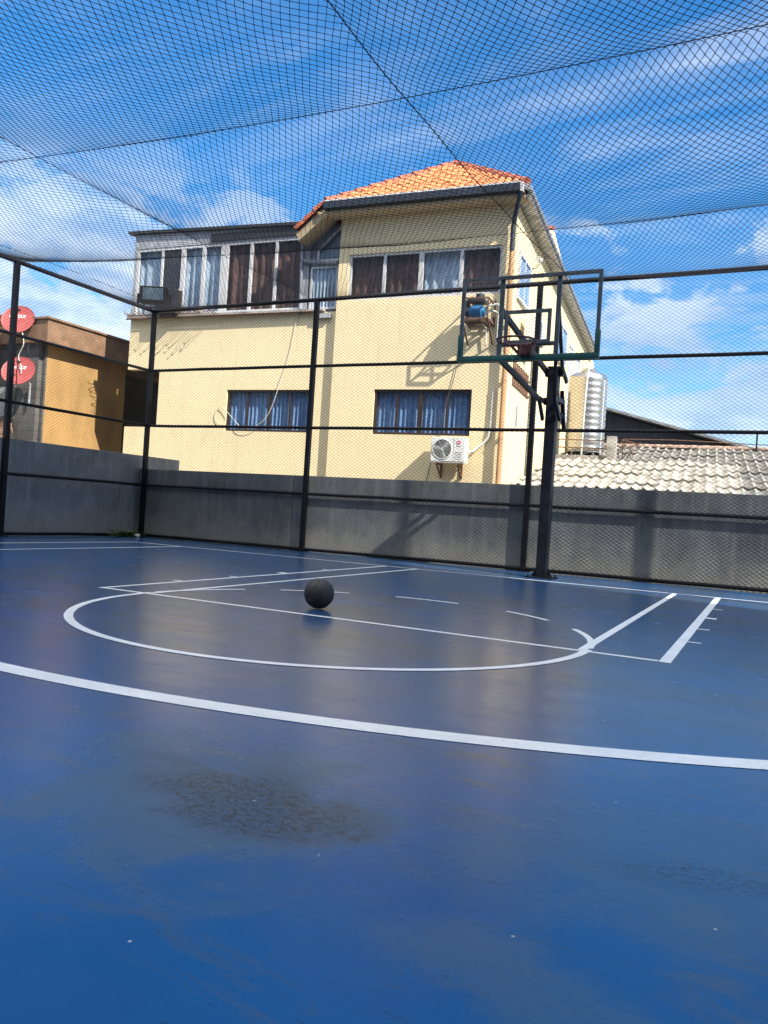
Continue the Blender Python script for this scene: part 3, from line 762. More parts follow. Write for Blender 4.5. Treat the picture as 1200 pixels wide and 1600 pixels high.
# windows of the main block
window(house, *uw, .03, [-1.76, -.89, .03], M['white_frame'], ['brown_curtain', 'brown_curtain', 'pale_curtain', 'brown_curtain'], .055, .20, mw=[.07, .11, .075], label='upper window with brown and pale curtains', period=.2)
window(house, *lw, .05, [-1.27, -.72, -.10], M['brown_frame'], ['blue_curtain'], .055, .15, mw=[.05, .10, .05], label='lower brown framed window beside the air conditioner')
window(house, *llw, LBW + .05, [-5.20, -4.60, -4.03], M['brown_frame'], ['blue_curtain'], .055, .15, mw=[.04, .06, .04], label='lower brown framed window crossed by a white cable')
# upper left glazed enclosure
BZ, TZ = 5.42, 7.16; WF = LBW + .0
en = window(house, -8.72, -3.80, BZ, TZ, WF, [-7.93, -7.29, -6.68, -6.07, -5.31, -4.62], M['white_frame'],
            ['pale_curtain', 'panel', 'pale_curtain', 'pale_curtain', 'brown_curtain', 'brown_curtain', 'brown_curtain'], .07, .15, mw=[.06, .13, .10, .22, .08, .07], label='wide glazed enclosure with pale and brown curtains', period=.24)
MB().box(-7.90, -7.34, WF - .02, WF - .002, 6.02, 6.08).build('transom', M['white_frame'], house)
MB().box(-7.83, -7.25, WF - .30, WF - .003, 5.40, 6.02, bev=.01).build('window_cooler', M['dark_panel'], house)
MB().box(-8.80, -8.721, WF - .01, WF + .3, 5.361, 7.3).box(-8.80, -3.72, WF - .012, WF + .10, TZ + .001, 7.53, bev=.004).box(-3.799, -3.72, WF - .005, WF + .2, 5.361, TZ).box(-8.8, -8.74, WF + .301, 4.5, 5.361, 7.3).build('enclosure_fascia', M['grey_frame'], house)
MB().box(-6.47, -3.78, WF - .04, WF - .0135, 7.20, 7.39).build('dark_fascia_board', M['dark_panel'], house)
fl = MB(); fl.add([(-8.98, WF - .10, 7.55), (-3.55, WF - .10, 7.40), (-3.55, 6.0, 7.75), (-8.98, 6.0, 7.95), (-8.98, WF - .10, 7.62), (-3.55, WF - .10, 7.47), (-3.55, 6, 7.81), (-8.98, 6, 8.01)],
                  [(0, 1, 2, 3), (7, 6, 5, 4), (0, 1, 5, 4), (1, 2, 6, 5), (2, 3, 7, 6), (3, 0, 4, 7)])
fl.build('flat_roof', M['dark_panel'], house)
# ledge with brackets under the enclosure
MB().box(-8.84, -3.22, LBW - .12, LBW + .19, 5.362, 5.415, bev=.006).build('ledge', M['concrete'], house)
MB().tube([(-8.84, LBW - .13, 5.34), (-6.0, LBW - .13, 5.345), (-3.3, LBW - .12, 5.35)], .018, 6).tube([(-8.84, LBW - .10, 5.43), (-6.6, LBW - .10, 5.435)], .014, 6).build('ledge_pipe', M['rust'], house, smooth=True)
spk = MB()
for k in range(30):
    u = -8.7 + k * .088 + random.uniform(-.02, .02)
    if -7.55 < u < -7.45: continue
    L = random.uniform(.26, .38); tip = (u + random.uniform(-.03, .03), LBW - .1 - L, 5.40 + random.uniform(-.06, .10))
    spk.tube([(u, LBW - .05, 5.42), (u, LBW - .1 - L * .6, 5.43), tip, (tip[0] + .02, tip[1] - .02, tip[2] + .08)], .010, 4)
spk.build('wire_hooks', M['rust'], house)
# narrow window with a raised casement in the corner between the blocks
cw = MB()
cu0, cu1, cz0, cz1 = -3.66, -2.93, 5.42, 6.42
MB().box(-3.719, U_L - .002, LBW + .06, LBW + .2, 5.361, 7.38).build('corner_panel', M['pipe_grey'], house)
window(house, cu0, cu1, cz0, cz1, LBW - .01, [], M['white_frame'], ['pale_curtain'], .05, .05, label='narrow white casement between the two blocks', period=.1)
tri = MB()
for a, b in (((-3.50, 6.56), (-2.91, 6.56)), ((-2.91, 6.56), (-2.91, 7.33)), ((-3.50, 6.56), (-3.50, 6.80)), ((-3.50, 6.80), (-2.93, 7.33))):
    tri.bar((a[0], LBW + .03, a[1]), (b[0], LBW + .03, b[1]), .05, .05)
to = tri.build('gable_window', M['white_frame'], house)
MB().prism([(-3.49, 6.57), (-2.92, 6.57), (-2.92, 7.31), (-3.49, 6.8)], 'y', LBW + .03, LBW + .045).build('pane', M['lamp_glass'], to)
MB().tube([(-3.88, LBW - .06, 7.0), (-3.88, LBW - .06, 6.60), (-3.80, LBW - .07, 6.54), (-2.96, LBW - .07, 6.46)], .045, 10).tube([(-3.88, LBW - .06, 6.55), (-3.85, LBW - .06, 5.3)], .04, 10).build('corner_downpipe', M['pipe_grey'], house, smooth=True)
MB().box(-3.45, -3.05, LBW - .10, LBW - .01, 5.20, 5.30).build('bracket_shelf', M['grey_frame'], house)
# roof
EV = 7.66; OL, OR_, OF = -3.10, 1.42, -.38; AP = (-.86, 1.85, 9.24); RB = (-.86, 14.5, 9.24)
def tile_face(mb, o, eu, es, rows, width_fn, step_s, col=.20, r=.068):
    """o origin at eave, eu along eave, es up the slope (unit); half-round tiles"""
    o, eu, es = Vector(o), Vector(eu), Vector(es); nrm = eu.cross(es).normalized()
    if nrm.z < 0: nrm = -nrm
    for k in range(rows):
        s0 = k * step_s - .03; s1 = (k + 1) * step_s + .05
        a, b = width_fn((s0 + s1) / 2)
        n0 = math.ceil(a / col); n1 = math.floor(b / col)
        for i in range(n0, n1 + 1):
            u = i * col; vs = []
            jr = random.uniform(.93, 1.05); jz = random.uniform(-.006, .006)
            for s, lift, rad in ((s0, .012, r * 1.05 * jr), (s1, 0.0, r * .95 * jr)):
                for q in range(7):
                    ang = math.pi * q / 6
                    vs.append(o + eu * (u + rad * 1.25 * math.cos(ang)) + es * s + nrm * (rad * math.sin(ang) * .85 + lift + jz + .01))
            mb.add(vs, [(q, q + 1, q + 8, q + 7) for q in range(6)] + [(0, 1, 2, 3, 4, 5, 6)])
roof = MB()
A_, B_ = Vector((OL, OF, EV)), Vector((OR_, OF, EV)); AP_ = Vector(AP); RB_ = Vector(RB); C_ = Vector((OR_ - .035 * 15, 15, EV)); D_ = Vector((OL, 15, EV))
# lower-left skirt of the roof carries on past the front wall corner
LS = Vector((-3.80, OF + .02, EV - .56)); LSb = Vector((-3.80, 15, EV - .56))
roof.add([A_, B_, AP_, C_, RB_, D_, LS, LSb], [(0, 1, 2), (1, 3, 4, 2), (0, 2, 4, 5), (3, 5, 4), (0, 5, 7, 6)])
roof.build('roof_deck', M['tile_dark'], house)
tl = MB()
es = (AP_ - (A_ + B_) / 2); es = Vector((0, es.y, es.z)).normalized(); sl = math.hypot(AP_.y - OF, AP_.z - EV)
tile_face(tl, (0, OF - .03, EV + .005), (1, 0, 0), es, int(sl / .28) + 1, lambda s: (OL + .05 + (AP_.x - OL) * min(1, s / sl), OR_ - .05 - (OR_ - AP_.x) * min(1, s / sl)), .28)
esr = Vector((AP_.x - OR_, 0, AP_.z - EV)); slr = esr.length; esr.normalize()
tile_face(tl, (OR_ - .01, 0, EV + .005), Vector((-.035, 1, 0)).normalized(), esr, int(slr / .28), lambda s: (OF + .1 + (AP_.y - OF) * min(1, s / slr), 14.5), .28)
esl = Vector((AP_.x + 3.80, 0, AP_.z - LS.z)); esl.normalize(); sll = (AP_ - Vector((-3.8, AP_.y, LS.z))).length
tile_face(tl, (-3.80, 0, LS.z + .005), (0, 1, 0), esl, int(sll / .28), lambda s: (OF + .06 + max(0, (s - .9) / (sll - .9)) * (AP_.y - OF), 14), .28)
tl.build('roof_tiles', M['tile'], house, smooth=50)
cp = MB()
def caps(a, b, n):
    a, b = Vector(a), Vector(b)
    for k in range(n):
        p, q = a.lerp(b, k / n), a.lerp(b, (k + 1.12) / n)
        t_ = (q - p).normalized(); x = t_.cross(Vector((0, 0, 1))).normalized(); y = x.cross(t_)
        vs = []
        for pp, rad, lf in ((p, .115, .05), (q, .098, .03)):
            for g in range(9):
                an = math.pi * (g / 8 * 1.2 - .1); vs.append(pp + x * rad * math.cos(an) + y * (rad * math.sin(an) + lf - .02))
        cp.add(vs, [(g, g + 1, g + 10, g + 9) for g in range(8)] + [tuple(range(9))])
caps(B_, AP_, 9); caps(A_, AP_, 9); caps(AP_, RB_, 30); caps(LS, A_, 3)
cp.build('ridge_tiles', M['tile_dark'], house, smooth=50)
MB().box(OL, OR_, OF, -.002, EV - .24, EV - .185).box(OL, OR_, OF - .004, OF + .02, EV - .18, EV - .03).build('soffit', M['cream_soffit'], house)
rk = MB(); d_ = (LS - A_).normalized(); rk.bar(A_ + Vector((0, .05, -.13)), LS + Vector((0, .05, -.13)), .10, .20).bar(A_ + Vector((0, .3, -.2)), LS + Vector((0, .3, -.2)), .5, .03)
rk.build('rake_board', M['cream_soffit'], house)
g = MB().prism([(OF - .13, EV + .02), (OF - .13, EV - .15), (OF - .005, EV - .17), (OF - .005, EV - .14), (OF - .11, EV - .12), (OF - .11, EV + .02)], 'x', OL - .02, OR_ - .08)
go = g.build('gutter', M['gutter_navy'], house)
MB().box(OL - .02, OR_ - .08, OF - .135, OF - .128, EV + .0, EV + .03).build('gutter_lip', M['white_frame'], go)
gs = MB(); pts = [(OR_ + .06, OF - .05, EV - .06), (OR_ + .06 - .035 * 15.5, 15.4, EV - .12)]
gs.tube(pts, .075, 10); gs.bar((OR_ - .05, OF + .05, EV - .20), (OR_ - .05 - .035 * 15, 15, EV - .24), .28, .03)
gs.build('side_gutter', M['gutter_grey'], house, smooth=40)
MB().tube([(OR_ - .10, OF - .06, EV - .14), (OR_ - .11, OF - .02, EV - .26), (U_R - .03, -.12, EV - .56), (U_R - .05, -.11, EV - .75)], .05, 10).tube([(U_R - .05, -.11, EV - .7), (U_R - .05, -.11, 6.4)], .05, 10).build('downpipe_elbow', M['gutter_navy'], house, smooth=True)  # elbow coloured navy to stand in for the shade under the eave
MB().box(OR_ - .08, OR_ - .02, OF - .13, OF + .02, EV - .17, EV + .01).build('gutter_end', M['white_frame'], go)
MB().tube([(U_R - .05, -.11, 6.405), (U_R - .045, -.11, 4.2), (U_R - .045, -.11, -.05)], .046, 12).build('downpipe', M['pipe_orange'], house, smooth=True)
for z in (6.0, 4.9, 3.7, 2.5): MB().tube([(U_R - .05, -.11, z), (U_R - .05, -.11, z + .04)], .054, 12).box(U_R - .09, U_R - .01, -.06, -.001, z, z + .04).build('pipe_clip', M['pipe_orange'], house)
# gabled upstand on the side eave
up = MB().prism([(3.0, 7.45), (3.0, 7.98), (4.2, 8.36), (6.0, 7.9), (6.0, 7.45)], 'x', .55, 1.16)
uo = up.build('side_gable', M['cream'], house)
MB().prism([(2.92, 7.99), (4.2, 8.39), (4.2, 8.45), (2.90, 8.05)], 'x', .52, 1.19).prism([(2.93, 7.6), (2.99, 7.6), (2.99, 7.985), (2.93, 7.985)], 'x', .70, 1.10).build('gable_tiles', M['tile_dark'], uo)
# side windows (in the sloping frame of the side wall)
def su(w): return U_R + sk * w
def side_win(w0, w1, z0, z1, fm, cm, label=None):
    f = MB(); x = su(w0) + .004
    for a in ((w0, w1, z1 - .06, z1), (w0, w1, z0, z0 + .06)): f.box(x - .03, x + .05, *a)
    for a, b in ((w0, w0 + .06), (w1 - .06, w1), ((w0 + w1) / 2 - .03, (w0 + w1) / 2 + .03)): f.box(x - .03, x + .05, a, b, z0 + .061, z1 - .061)
    o = f.build('window', fm, house)
    if label: o['label'] = label
    MB().box(x - .02, x + .02, w0 + .05, w1 - .05, z0 + .05, z1 - .05).build('pane', cm, o)
side_win(.35, 1.45, 5.55, 6.55, M['white_frame'], M['blue_curtain'], 'blue side window under the long eave')
side_win(6.2, 7.9, 5.5, 6.6, M['white_frame'], M['blue_curtain'])
side_win(8.9, 9.7, 4.0, 6.5, M['white_frame'], M['pale_curtain']); side_win(10.6, 11.6, 4.0, 6.5, M['white_frame'], M['pale_curtain'])
pb = MB()
for i in range(9):
    for j in range(3):
        w0 = .45 + i * .22; z0 = 3.72 + j * .18
        x = su(w0) + .003
        pb.box(x, x + .03, w0, w0 + .06, z0, z0 + .17).box(x, x + .03, w0 + .061, w0 + .21, z0, z0 + .05)
pb.build('breeze_block_panel', M['rust'], house)
MB().box(su(1.1) + .001, su(1.1) + .03, 1.1, 1.16, 2.9, 3.35).tube([(su(2.6) + .05, 2.6, -.3), (su(2.6) + .05, 2.6, 5.2)], .04, 8).build('conduit', M['pipe_grey'], house)

# ------------------------------------------------------------------ air conditioners, pump, camera lamp
def ac_unit(label, u, w, z, rz=0.0, wd=.74, ht=.51, dp=.30, logo=True):
    t = thing('air_conditioner', label, 'air conditioner', hl(u, w, z), HR + rz, 'outdoor air conditioning units')
    MB().box(0, wd, -dp, 0, 0, ht, bev=.012).box(.01, wd - .01, -dp + .01, -.01, -.02, -.001).build('casing', M['ac_white'], t)
    cx, cz, r = .25, ht / 2 + .005, .205
    prof = [(r + .012, 0), (r + .012, .012), (r - .004, .014), (r - .008, 0)]
    Mx = Matrix.Translation((cx, -dp - .0005, cz)) @ Matrix.Rotation(R(90), 4, 'X')
    MB().lathe(prof, 40, Mx).build('fan_ring', M['ac_white'], t, smooth=40)
    MB().lathe([(0, .0012), (r - .006, .0012)], 40, Mx).build('fan_well', M['fan_black'], t)
    gr = MB()
    for k in range(1, 8): gr.tube([Mx @ Vector((r * k / 8 * math.cos(R(a)), r * k / 8 * math.sin(R(a)), .012)) for a in range(0, 360, 12)], .0035, 5, closed=True)
    for a in range(0, 360, 30): gr.tube([Mx @ Vector((.03 * math.cos(R(a)), .03 * math.sin(R(a)), .014)), Mx @ Vector((r * math.cos(R(a + 25)), r * math.sin(R(a + 25)), .014))], .003, 4)
    gr.build('fan_grille', M['ac_dark'], t)
    fb = MB()
    for k in range(3):
        a = R(k * 120 + 20); pr = []
        for q in range(7):
            rr_ = .05 + q / 6 * .13; pr.append((rr_ * math.cos(a + q * .05), rr_ * math.sin(a + q * .05), .003))
        for q in range(6, -1, -1):
            rr_ = .05 + q / 6 * .13; pr.append((rr_ * math.cos(a + .9 - q * .03), rr_ * math.sin(a + .9 - q * .03), .006))
        fb.add([Mx @ Vector(p) for p in pr], [tuple(range(14))])
    fb.lathe([(0, .012), (.045, .010), (.05, .003)], 20, Mx).build('fan', M['ac_white'], t)
    ln = MB().box(.499, .505, -dp - .003, -dp - .0005, .01, ht - .01)
    for k in range(5): ln.box(.53, .68, -dp - .004, -dp - .0005, .05 + k * .035, .058 + k * .035)
    ln.build('panel_seam', M['ac_dark'], t)
    if logo:
        Ml = Matrix.Translation((.60, -dp - .001, ht - .11)) @ Matrix.Rotation(R(90), 4, 'X')
        MB().lathe([(0, .004), (.042, .004), (.044, 0)], 28, Ml).build('logo_disc', M['red_logo'], t)
        lg = MB().tube([Ml @ Vector((.026 * math.cos(R(a)), .026 * math.sin(R(a)), .006)) for a in range(80, 361, 14)], .003, 4).tube([Ml @ Vector((0, -.012, .006)), Ml @ Vector((0, .014, .006))], .003, 4).tube([Ml @ Vector((.026, 0, .006)), Ml @ Vector((.010, 0, .006))], .003, 4)
        lg.build('logo_mark', M['white_paint'], t)
        ltx = MB()
        for k in range(6): ltx.box(.555 + k * .017, .566 + k * .017, -dp - .003, -dp - .001, ht - .195, ht - .178)
        ltx.build('small_print', M['ac_dark'], t)
    for x in (.12, wd - .16): MB().bar((x, .10, -.045), (x, -dp - .02, -.045), .035, .035).bar((x, .12, -.30), (x, -dp * .8, -.06), .03, .03).box(x - .02, x + .02, .09, .125, -.33, .02).build('wall_bracket', M['rust'], t)
    return t
ac_unit('white outdoor air conditioner with round fan under the lower right window', -.245, -.125, 1.955)
ac_unit('white outdoor air conditioner high on the sunlit side wall of the house', su(1.5) + .12, .95, 4.80, R(90), logo=False)
# pump on an iron shelf
t = thing('water_pump', 'blue water pump on a rusty iron wall shelf below the upper window', 'pump', hl(.58, 0, 4.9), HR)
c = MB(); a0, a1, d0, d1, zb, zt = -.28, .26, -.58, -.02, .0, .42
for x in (a0, a1):
    c.bar((x, d0, zb), (x, d1, zb), .035).bar((x, d0, zb), (x, d0, zt), .03).bar((x, d0, zt), (x, d1, zt), .03).bar((x, d1 + .01, zb - .05), (x, d1 + .01, zt + .1), .035).bar((x, d0 + .05, zb), (x, d1, zb - .42), .03)
for y in (d0, d1): c.bar((a0, y, zb), (a1, y, zb), .035)
c.bar((a0, d0, zt), (a1, d0, zt), .03)
for k in range(5): c.bar((a0, d0 + .1 + k * .1, zb - .005), (a1, d0 + .1 + k * .1, zb - .005), .03, .02)
c.build('shelf', M['rust'], t)
MB().tube([(-.20, -.34, .20), (-.14, -.34, .20), (-.13, -.34, .20), (.08, -.34, .20), (.09, -.34, .20), (.15, -.34, .20)], [.085, .115, .14, .14, .115, .09], 20).box(-.14, .08, -.42, -.26, .02, .08).build('motor', M['blue_motor'], t, smooth=40)
fi = MB()
for k in range(7): fi.tube([(-.11 + k * .03, -.34, .20), (-.103 + k * .03, -.34, .20)], .148, 20)
fi.build('cooling_fins', M['blue_motor'], t)
MB().tube([(-.27, -.34, .20), (-.2, -.34, .20)], .11, 16).tube([(-.24, -.34, .3), (-.24, -.34, .42), (-.1, -.34, .48)], .05, 10).box(-.16, .14, -.46, -.2, .36, .46, bev=.02).tube([(.02, -.34, .46), (.02, -.34, .56)], .09, 14).build('pump_head', M['dark_panel'], t, smooth=40)
pp = MB()
pp.tube([(.15, -.3, .22), (.30, -.3, .22), (.34, -.2, .22), (.36, -.07, .20), (.36, -.06, -.42)], .02, 8).tube([(.16, -.36, .30), (.40, -.36, .34), (.44, -.1, .34), (.44, -.06, .30), (.44, -.06, -.42)], .02, 8).tube([(.06, -.2, -.02), (.12, -.08, -.10), (.12, -.06, -.45)], .016, 8)
pp.build('pvc_pipe', M['pvc'], t, smooth=True)
MB().tube([(.15, -.34, .24), (.22, -.34, .34), (.26, -.34, .42), (.30, -.2, .40)], .016, 8).tube([(.30, -.3, .22), (.34, -.3, .10), (.28, -.2, .06)], .014, 8).build('copper_pipe', M['rust'], t, smooth=True)
# security lamp on the side wall
t = thing('wall_lamp', 'small white camera lamp on an arm high on the side wall', 'lamp', hl(su(1.8), 1.8, 6.62), HR)
MB().tube([(0, 0, 0), (.14, 0, .02), (.24, -.10, .12)], .018, 8).build('arm', M['pvc'], t, smooth=True)
MB().tube([(.22, -.28, .13), (.24, -.06, .17)], [.06, .05], 14).build('housing', M['ac_white'], t, smooth=40)
# pipe to the air conditioner, loose cables on the facade
def loose(name, label, cat, pts, r, m, group=None):
    P = [hl(*p) for p in pts]; o = MB().tube([p - P[0] for p in P], r, 6).build(name, m, None, smooth=True, loc=P[0]); return tag(o, label, cat, group)
loose('refrigerant_pipe', 'pale insulated pipe rising from the air conditioner to the house corner', 'pipe', [(.49, -.2, 2.18), (.60, -.10, 2.22), (.80, -.04, 2.42), (.88, -.04, 2.52), (.915, -.04, 2.75), (.93, -.04, 3.55)], .024, M['pvc'])
def crv(P, n=10):
    out = []
    for i in range(len(P) - 1):
        p0, p1, p2, p3 = P[max(i - 1, 0)], P[i], P[i + 1], P[min(i + 2, len(P) - 1)]
        for k in range(n):
            t_ = k / n; out.append(tuple(.5 * (2 * b + (c_ - a) * t_ + (2 * a - 5 * b + 4 * c_ - d) * t_ ** 2 + (-a + 3 * b - 3 * c_ + d) * t_ ** 3) for a, b, c_, d in zip(p0, p1, p2, p3)))
    return out + [P[-1]]
q = LBW - .03
loose('hanging_cable', 'white cable hanging in a loop across the lower left window', 'cable', crv([(-3.93, q, 5.34), (-3.98, q, 4.93), (-4.10, q, 4.3), (-4.27, q - .02, 3.7), (-4.50, q - .04, 3.0), (-4.82, q - .05, 2.68), (-5.2, q - .05, 2.62), (-5.50, q - .04, 2.85), (-5.75, q - .02, 3.05), (-5.93, q, 3.10), (-6.03, q, 2.95), (-5.98, q, 2.78), (-5.85, q, 2.70)]), .0075, M['wire'])
loose('hanging_wire', 'thin dark wire hanging from the pump shelf past the lower right window', 'wire', crv([(.22, -.03, 4.75), (.12, -.03, 4.2), (.02, -.03, 3.7), (-.1, -.03, 3.2), (-.20, -.03, 2.6), (-.35, -.03, 2.0), (-.45, -.03, 1.5)]), .008, M['dark_wire'])

# ------------------------------------------------------------------ water tank, plinth, neighbour's low roof, far shed
tkp = hl(1.83, 7.25, 0)
t = thing('water_tank', 'tall ribbed stainless steel water tank standing beside the cream house', 'tank', (tkp.x, tkp.y, 2.95), HR)
prof = [(0, 0), (.54, 0), (.545, .02)]
for k in range(46):
    z = .04 + k * .045; prof.append((.545 + (.013 if (k % 4) < 2 else 0), z))
prof += [(.545, 2.12), (.50, 2.20), (.36, 2.27), (.15, 2.31), (0, 2.31)]
MB().lathe(prof, 48).build('shell', M['steel'], t, smooth=50)
lid = MB().lathe([(.20, 2.28), (.21, 2.36), (.17, 2.40), (0, 2.41)], 24).build('lid', M['steel'], t, smooth=40)
st = MB()
for k in range(4):
    a = R(45 + 90 * k); st.tube([(.42 * math.cos(a), .42 * math.sin(a), -.20), (.42 * math.cos(a), .42 * math.sin(a), .0)], .03, 8)
    a2 = R(135 + 90 * k); st.bar((.42 * math.cos(a), .42 * math.sin(a), -.18), (.42 * math.cos(a2), .42 * math.sin(a2), -.02), .025)
st.tube([(.50 * math.cos(R(a)), .50 * math.sin(R(a)), -.025) for a in range(0, 360, 15)], .02, 6, closed=True)
st.build('stand', M['white_frame'], t)
MB().tube([(.02, -.62, -.2), (.03, -.62, 1.0), (.06, -.60, 2.1), (.06, -.4, 2.32)], .022, 8).tube([(.50, -.36, -.2), (.51, -.37, 2.0)], .016, 8).build('pipe', M['pvc'], t, smooth=True)
pl = hl(1.95, 6.9, 0)
t = thing('tank_plinth', 'stained concrete plinth with a corner pillar under the steel water tank', 'plinth', (pl.x, pl.y, 0), HR)
MB().box(-.95, .62, -.75, 1.4, 0, 2.74, bev=.015).build('base', M['concrete'], t)
MB().box(.64, .90, -.85, -.60, 0, 3.28, bev=.01).build('pillar', M['concrete'], t)
MB().bar((-.9, -.72, 3.18), (.64, -.72, 3.16), .03).bar((-.9, -.72, 2.96), (.64, -.72, 2.94), .03).bar((-.9, -.72, 2.74), (-.9, -.72, 3.2), .03).build('guard_rail', M['rust'], t)
MB().box(-.5, .1, -.765, -.752, 2.0, 2.68).build('rust_stain_panel', mat('rust_stained_board', (.36, .27, .18), .9, 0, .25, 4), t)

nb = thing('neighbour_house', 'low house with a white patched cement tile roof right of the cream house', 'house', hl(5.5, 5, 0), HR)
off = Vector((5.5, 5, 0))
def roof_z(u, w): return 1.39 + .2 * w
NU, cols, rows = 9, 46, 11
u0, u1, w0, w1 = 1.22, 11.6, .75, 9.75
V = []; F = []; cs = .235; nu = int((u1 - u0) / cs * NU); rl = .86
ring = []
ks = []
for r_ in range(rows):
    ws = w0 + r_ * rl; we = min(w1, ws + rl)
    if ws >= w1: break
    ks += [(ws, .038), (ws + .001, .038), ((ws + we) / 2, .018), (we - .001, .0)]
ks_u = [u0 + i * (u1 - u0) / nu for i in range(nu + 1)]
for wi, (wv, lift) in enumerate(ks):
    jit = .012 * math.sin(wi * 12.3)
    for u in ks_u:
        ww = wv + (.03 * math.sin(u * 3 + wi) if lift > .03 else 0)
        ph_ = (u + jit) / cs * 2 * math.pi
        hgt = .070 * (1 - abs(math.sin(ph_ / 2)) ** .75)
        V.append((u - off.x, ww - off.y, roof_z(u, wv) + hgt + lift + .012 * math.sin(u * 1.9 + wv)))
n1 = nu + 1
Fq = [(a * n1 + i, a * n1 + i + 1, (a + 1) * n1 + i + 1, (a + 1) * n1 + i) for a in range(len(ks) - 1) for i in range(nu)]
ro = link('roof', np_mesh('roof', np.array(V), np.array(Fq)), M['roof_sheet'], nb)
ro2 = MB().box(u0 - off.x, u1 - off.x, w0 + .35 - off.y, w0 + .5 - off.y, -.05, 1.36).box(u0 - off.x, u0 + .15 - off.x, w0 + .501 - off.y, w1 - off.y, -.05, 1.4).build('wall', M['concrete'], nb)
rg = MB()
nn_ = 30
for k in range(nn_):
    a = u0 + (u1 - u0) * k / nn_; b = u0 + (u1 - u0) * (k + 1.06) / nn_
    vs = []
    for uu_, rd in ((a, .11), (b, .095)):
        for g_ in range(7):
            an = math.pi * g_ / 6; vs.append((uu_ - off.x, w1 - off.y + rd * 1.2 * math.cos(an), roof_z(0, w1) + .02 + rd * math.sin(an)))
    rg.add(vs, [(g_, g_ + 1, g_ + 8, g_ + 7) for g_ in range(6)] + [tuple(range(7))])
rg.build('ridge_tiles', mat('weathered_pink_ridge', (.33, .22, .17), .9, 0, .3, 5), nb)
MB().add([(u0 - off.x, w1 - off.y, roof_z(0, w1) - .02), (u1 - off.x, w1 - off.y, roof_z(0, w1) - .02), (u1 - off.x, w1 + 5 - off.y, 2.3), (u0 - off.x, w1 + 5 - off.y, 2.3)], [(0, 1, 2, 3)]).build('rear_roof', M['roof_sheet'], nb)
an = hl(6.5, 9.6, 3.3)
t = thing('antenna_pole', 'thin dark metal pole standing on the ridge of the white patched roof', 'pole', an)
MB().tube([(0, 0, 0), (0, 0, .52)], .025, 8).box(-.05, .05, -.05, .05, 0, .02).build('mast', M['black_metal'], t)
# tangle of bent rods beside the pillar
rodp = hl(2.98, 6.4, 2.75)
rb_ = MB()
for k in range(9): rb_.tube([(random.uniform(-.2, .3), random.uniform(-.2, .2), random.uniform(-.1, .1)), (random.uniform(-.2, .4), random.uniform(-.2, .2), random.uniform(.1, .5)), (random.uniform(-.1, .6), random.uniform(-.2, .2), random.uniform(.0, .5))], .013, 5)
tag(rb_.build('scrap_rods', M['rust'], None, loc=rodp), 'tangle of rusty bent rods on the white roof beside the pillar', 'scrap metal')
loose('guard_wire', 'rusty pipe running level above the ridge of the white patched roof', 'pipe', [(2.7, 9.3, 3.55), (4.2, 9.4, 3.57), (6.6, 9.5, 3.50), (8.0, 9.5, 3.5)], .016, M['rust'])

sh = thing('warehouse', 'large dark gabled warehouse far behind the white patched roof', 'warehouse', (-3, 32, 0), R(6))
gx0, gx1, ax = -16.5, 4.2, -6.5
MB().prism([(gx0, 0), (gx1, 0), (gx1, 5.05), (ax, 8.0), (gx0, 5.0)], 'y', 0, 26).build('walls', M['shed_dark'], sh)
rs = MB()
for (xa, za), (xb2, zb2) in (((ax - .1, 8.08), (gx1 + .5, 5.05)), ((ax + .1, 8.08), (gx0 - .5, 4.98))):
    rs.add([(xa, -.6, za), (xb2, -.6, zb2), (xb2, 26, zb2), (xa, 26, za), (xa, -.6, za + .13), (xb2, -.6, zb2 + .13), (xb2, 26, zb2 + .13), (xa, 26, za + .13)], [(0, 1, 2, 3), (7, 6, 5, 4), (0, 1, 5, 4), (1, 2, 6, 5), (2, 3, 7, 6), (3, 0, 4, 7)])
rs.build('roof', M['shed_roof'], sh)

# ------------------------------------------------------------------ yellow building and the old house on the left
yb_ = thing('yellow_building', 'ochre rendered building with a brown slab parapet left of the cream house', 'building', (-13.9, 4.5, 0))
o = (13.9, -4.5, 0)
MB().box(-22, -13.9, 3.49, 6.22, -.05, 4.52).build('wall', M['ochre'], yb_, loc=o)
MB().box(-13.99, -13.895, 3.44, 3.488, -.05, 4.52).build('corner_edge', M['block'], yb_, loc=o)
MB().box(-22, -15.2, 6.221, 9.1, -.05, 4.52).build('rear_recess', M['dark_void'], yb_, loc=o)
MB().box(-22, -13.55, 3.16, 9.2, 4.525, 5.10, bev=.01).box(-22, -13.50, 3.11, 9.25, 5.101, 5.15).build('parapet', M['brown_fascia'], yb_, loc=o)
MB().box(-15.1, -14.3, 6.6, 7.4, 3.0, 3.5).build('dark_unit', M['shed_dark'], yb_, loc=o)
oh = thing('old_house', 'old block walled house with a dark red roof at the left edge', 'house', (-15.5, 3.6, 0))
o = (15.5, -3.6, 0)
MB().box(-21, -13.995, 3.30, 3.435, -.05, 4.52).build('wall', M['block'], oh, loc=o)
MB().box(-21, -14.75, 3.22, 3.298, 2.62, 3.45).build('pale_patch', M['concrete'], oh, loc=o)
MB().box(-21, -14.85, 3.20, 3.296, 3.46, 4.40).build('dark_opening', M['dark_void'], oh, loc=o)
cl = MB()
for k in range(7): cl.prism([(-21, 1.2 + k * .2), (-14.72 + .4 * (1 - (1.2 + k * .2 - 1.2) / 1.3), 1.2 + k * .2), (-14.72 + .4 * (1 - (1.2 + k * .2 - 1.02) / 1.3), 1.385 + k * .2), (-21, 1.385 + k * .2)], 'y', 3.02 - k * .004, 3.21)
cl.build('terracotta_cladding', M['terracotta'], oh, loc=o)
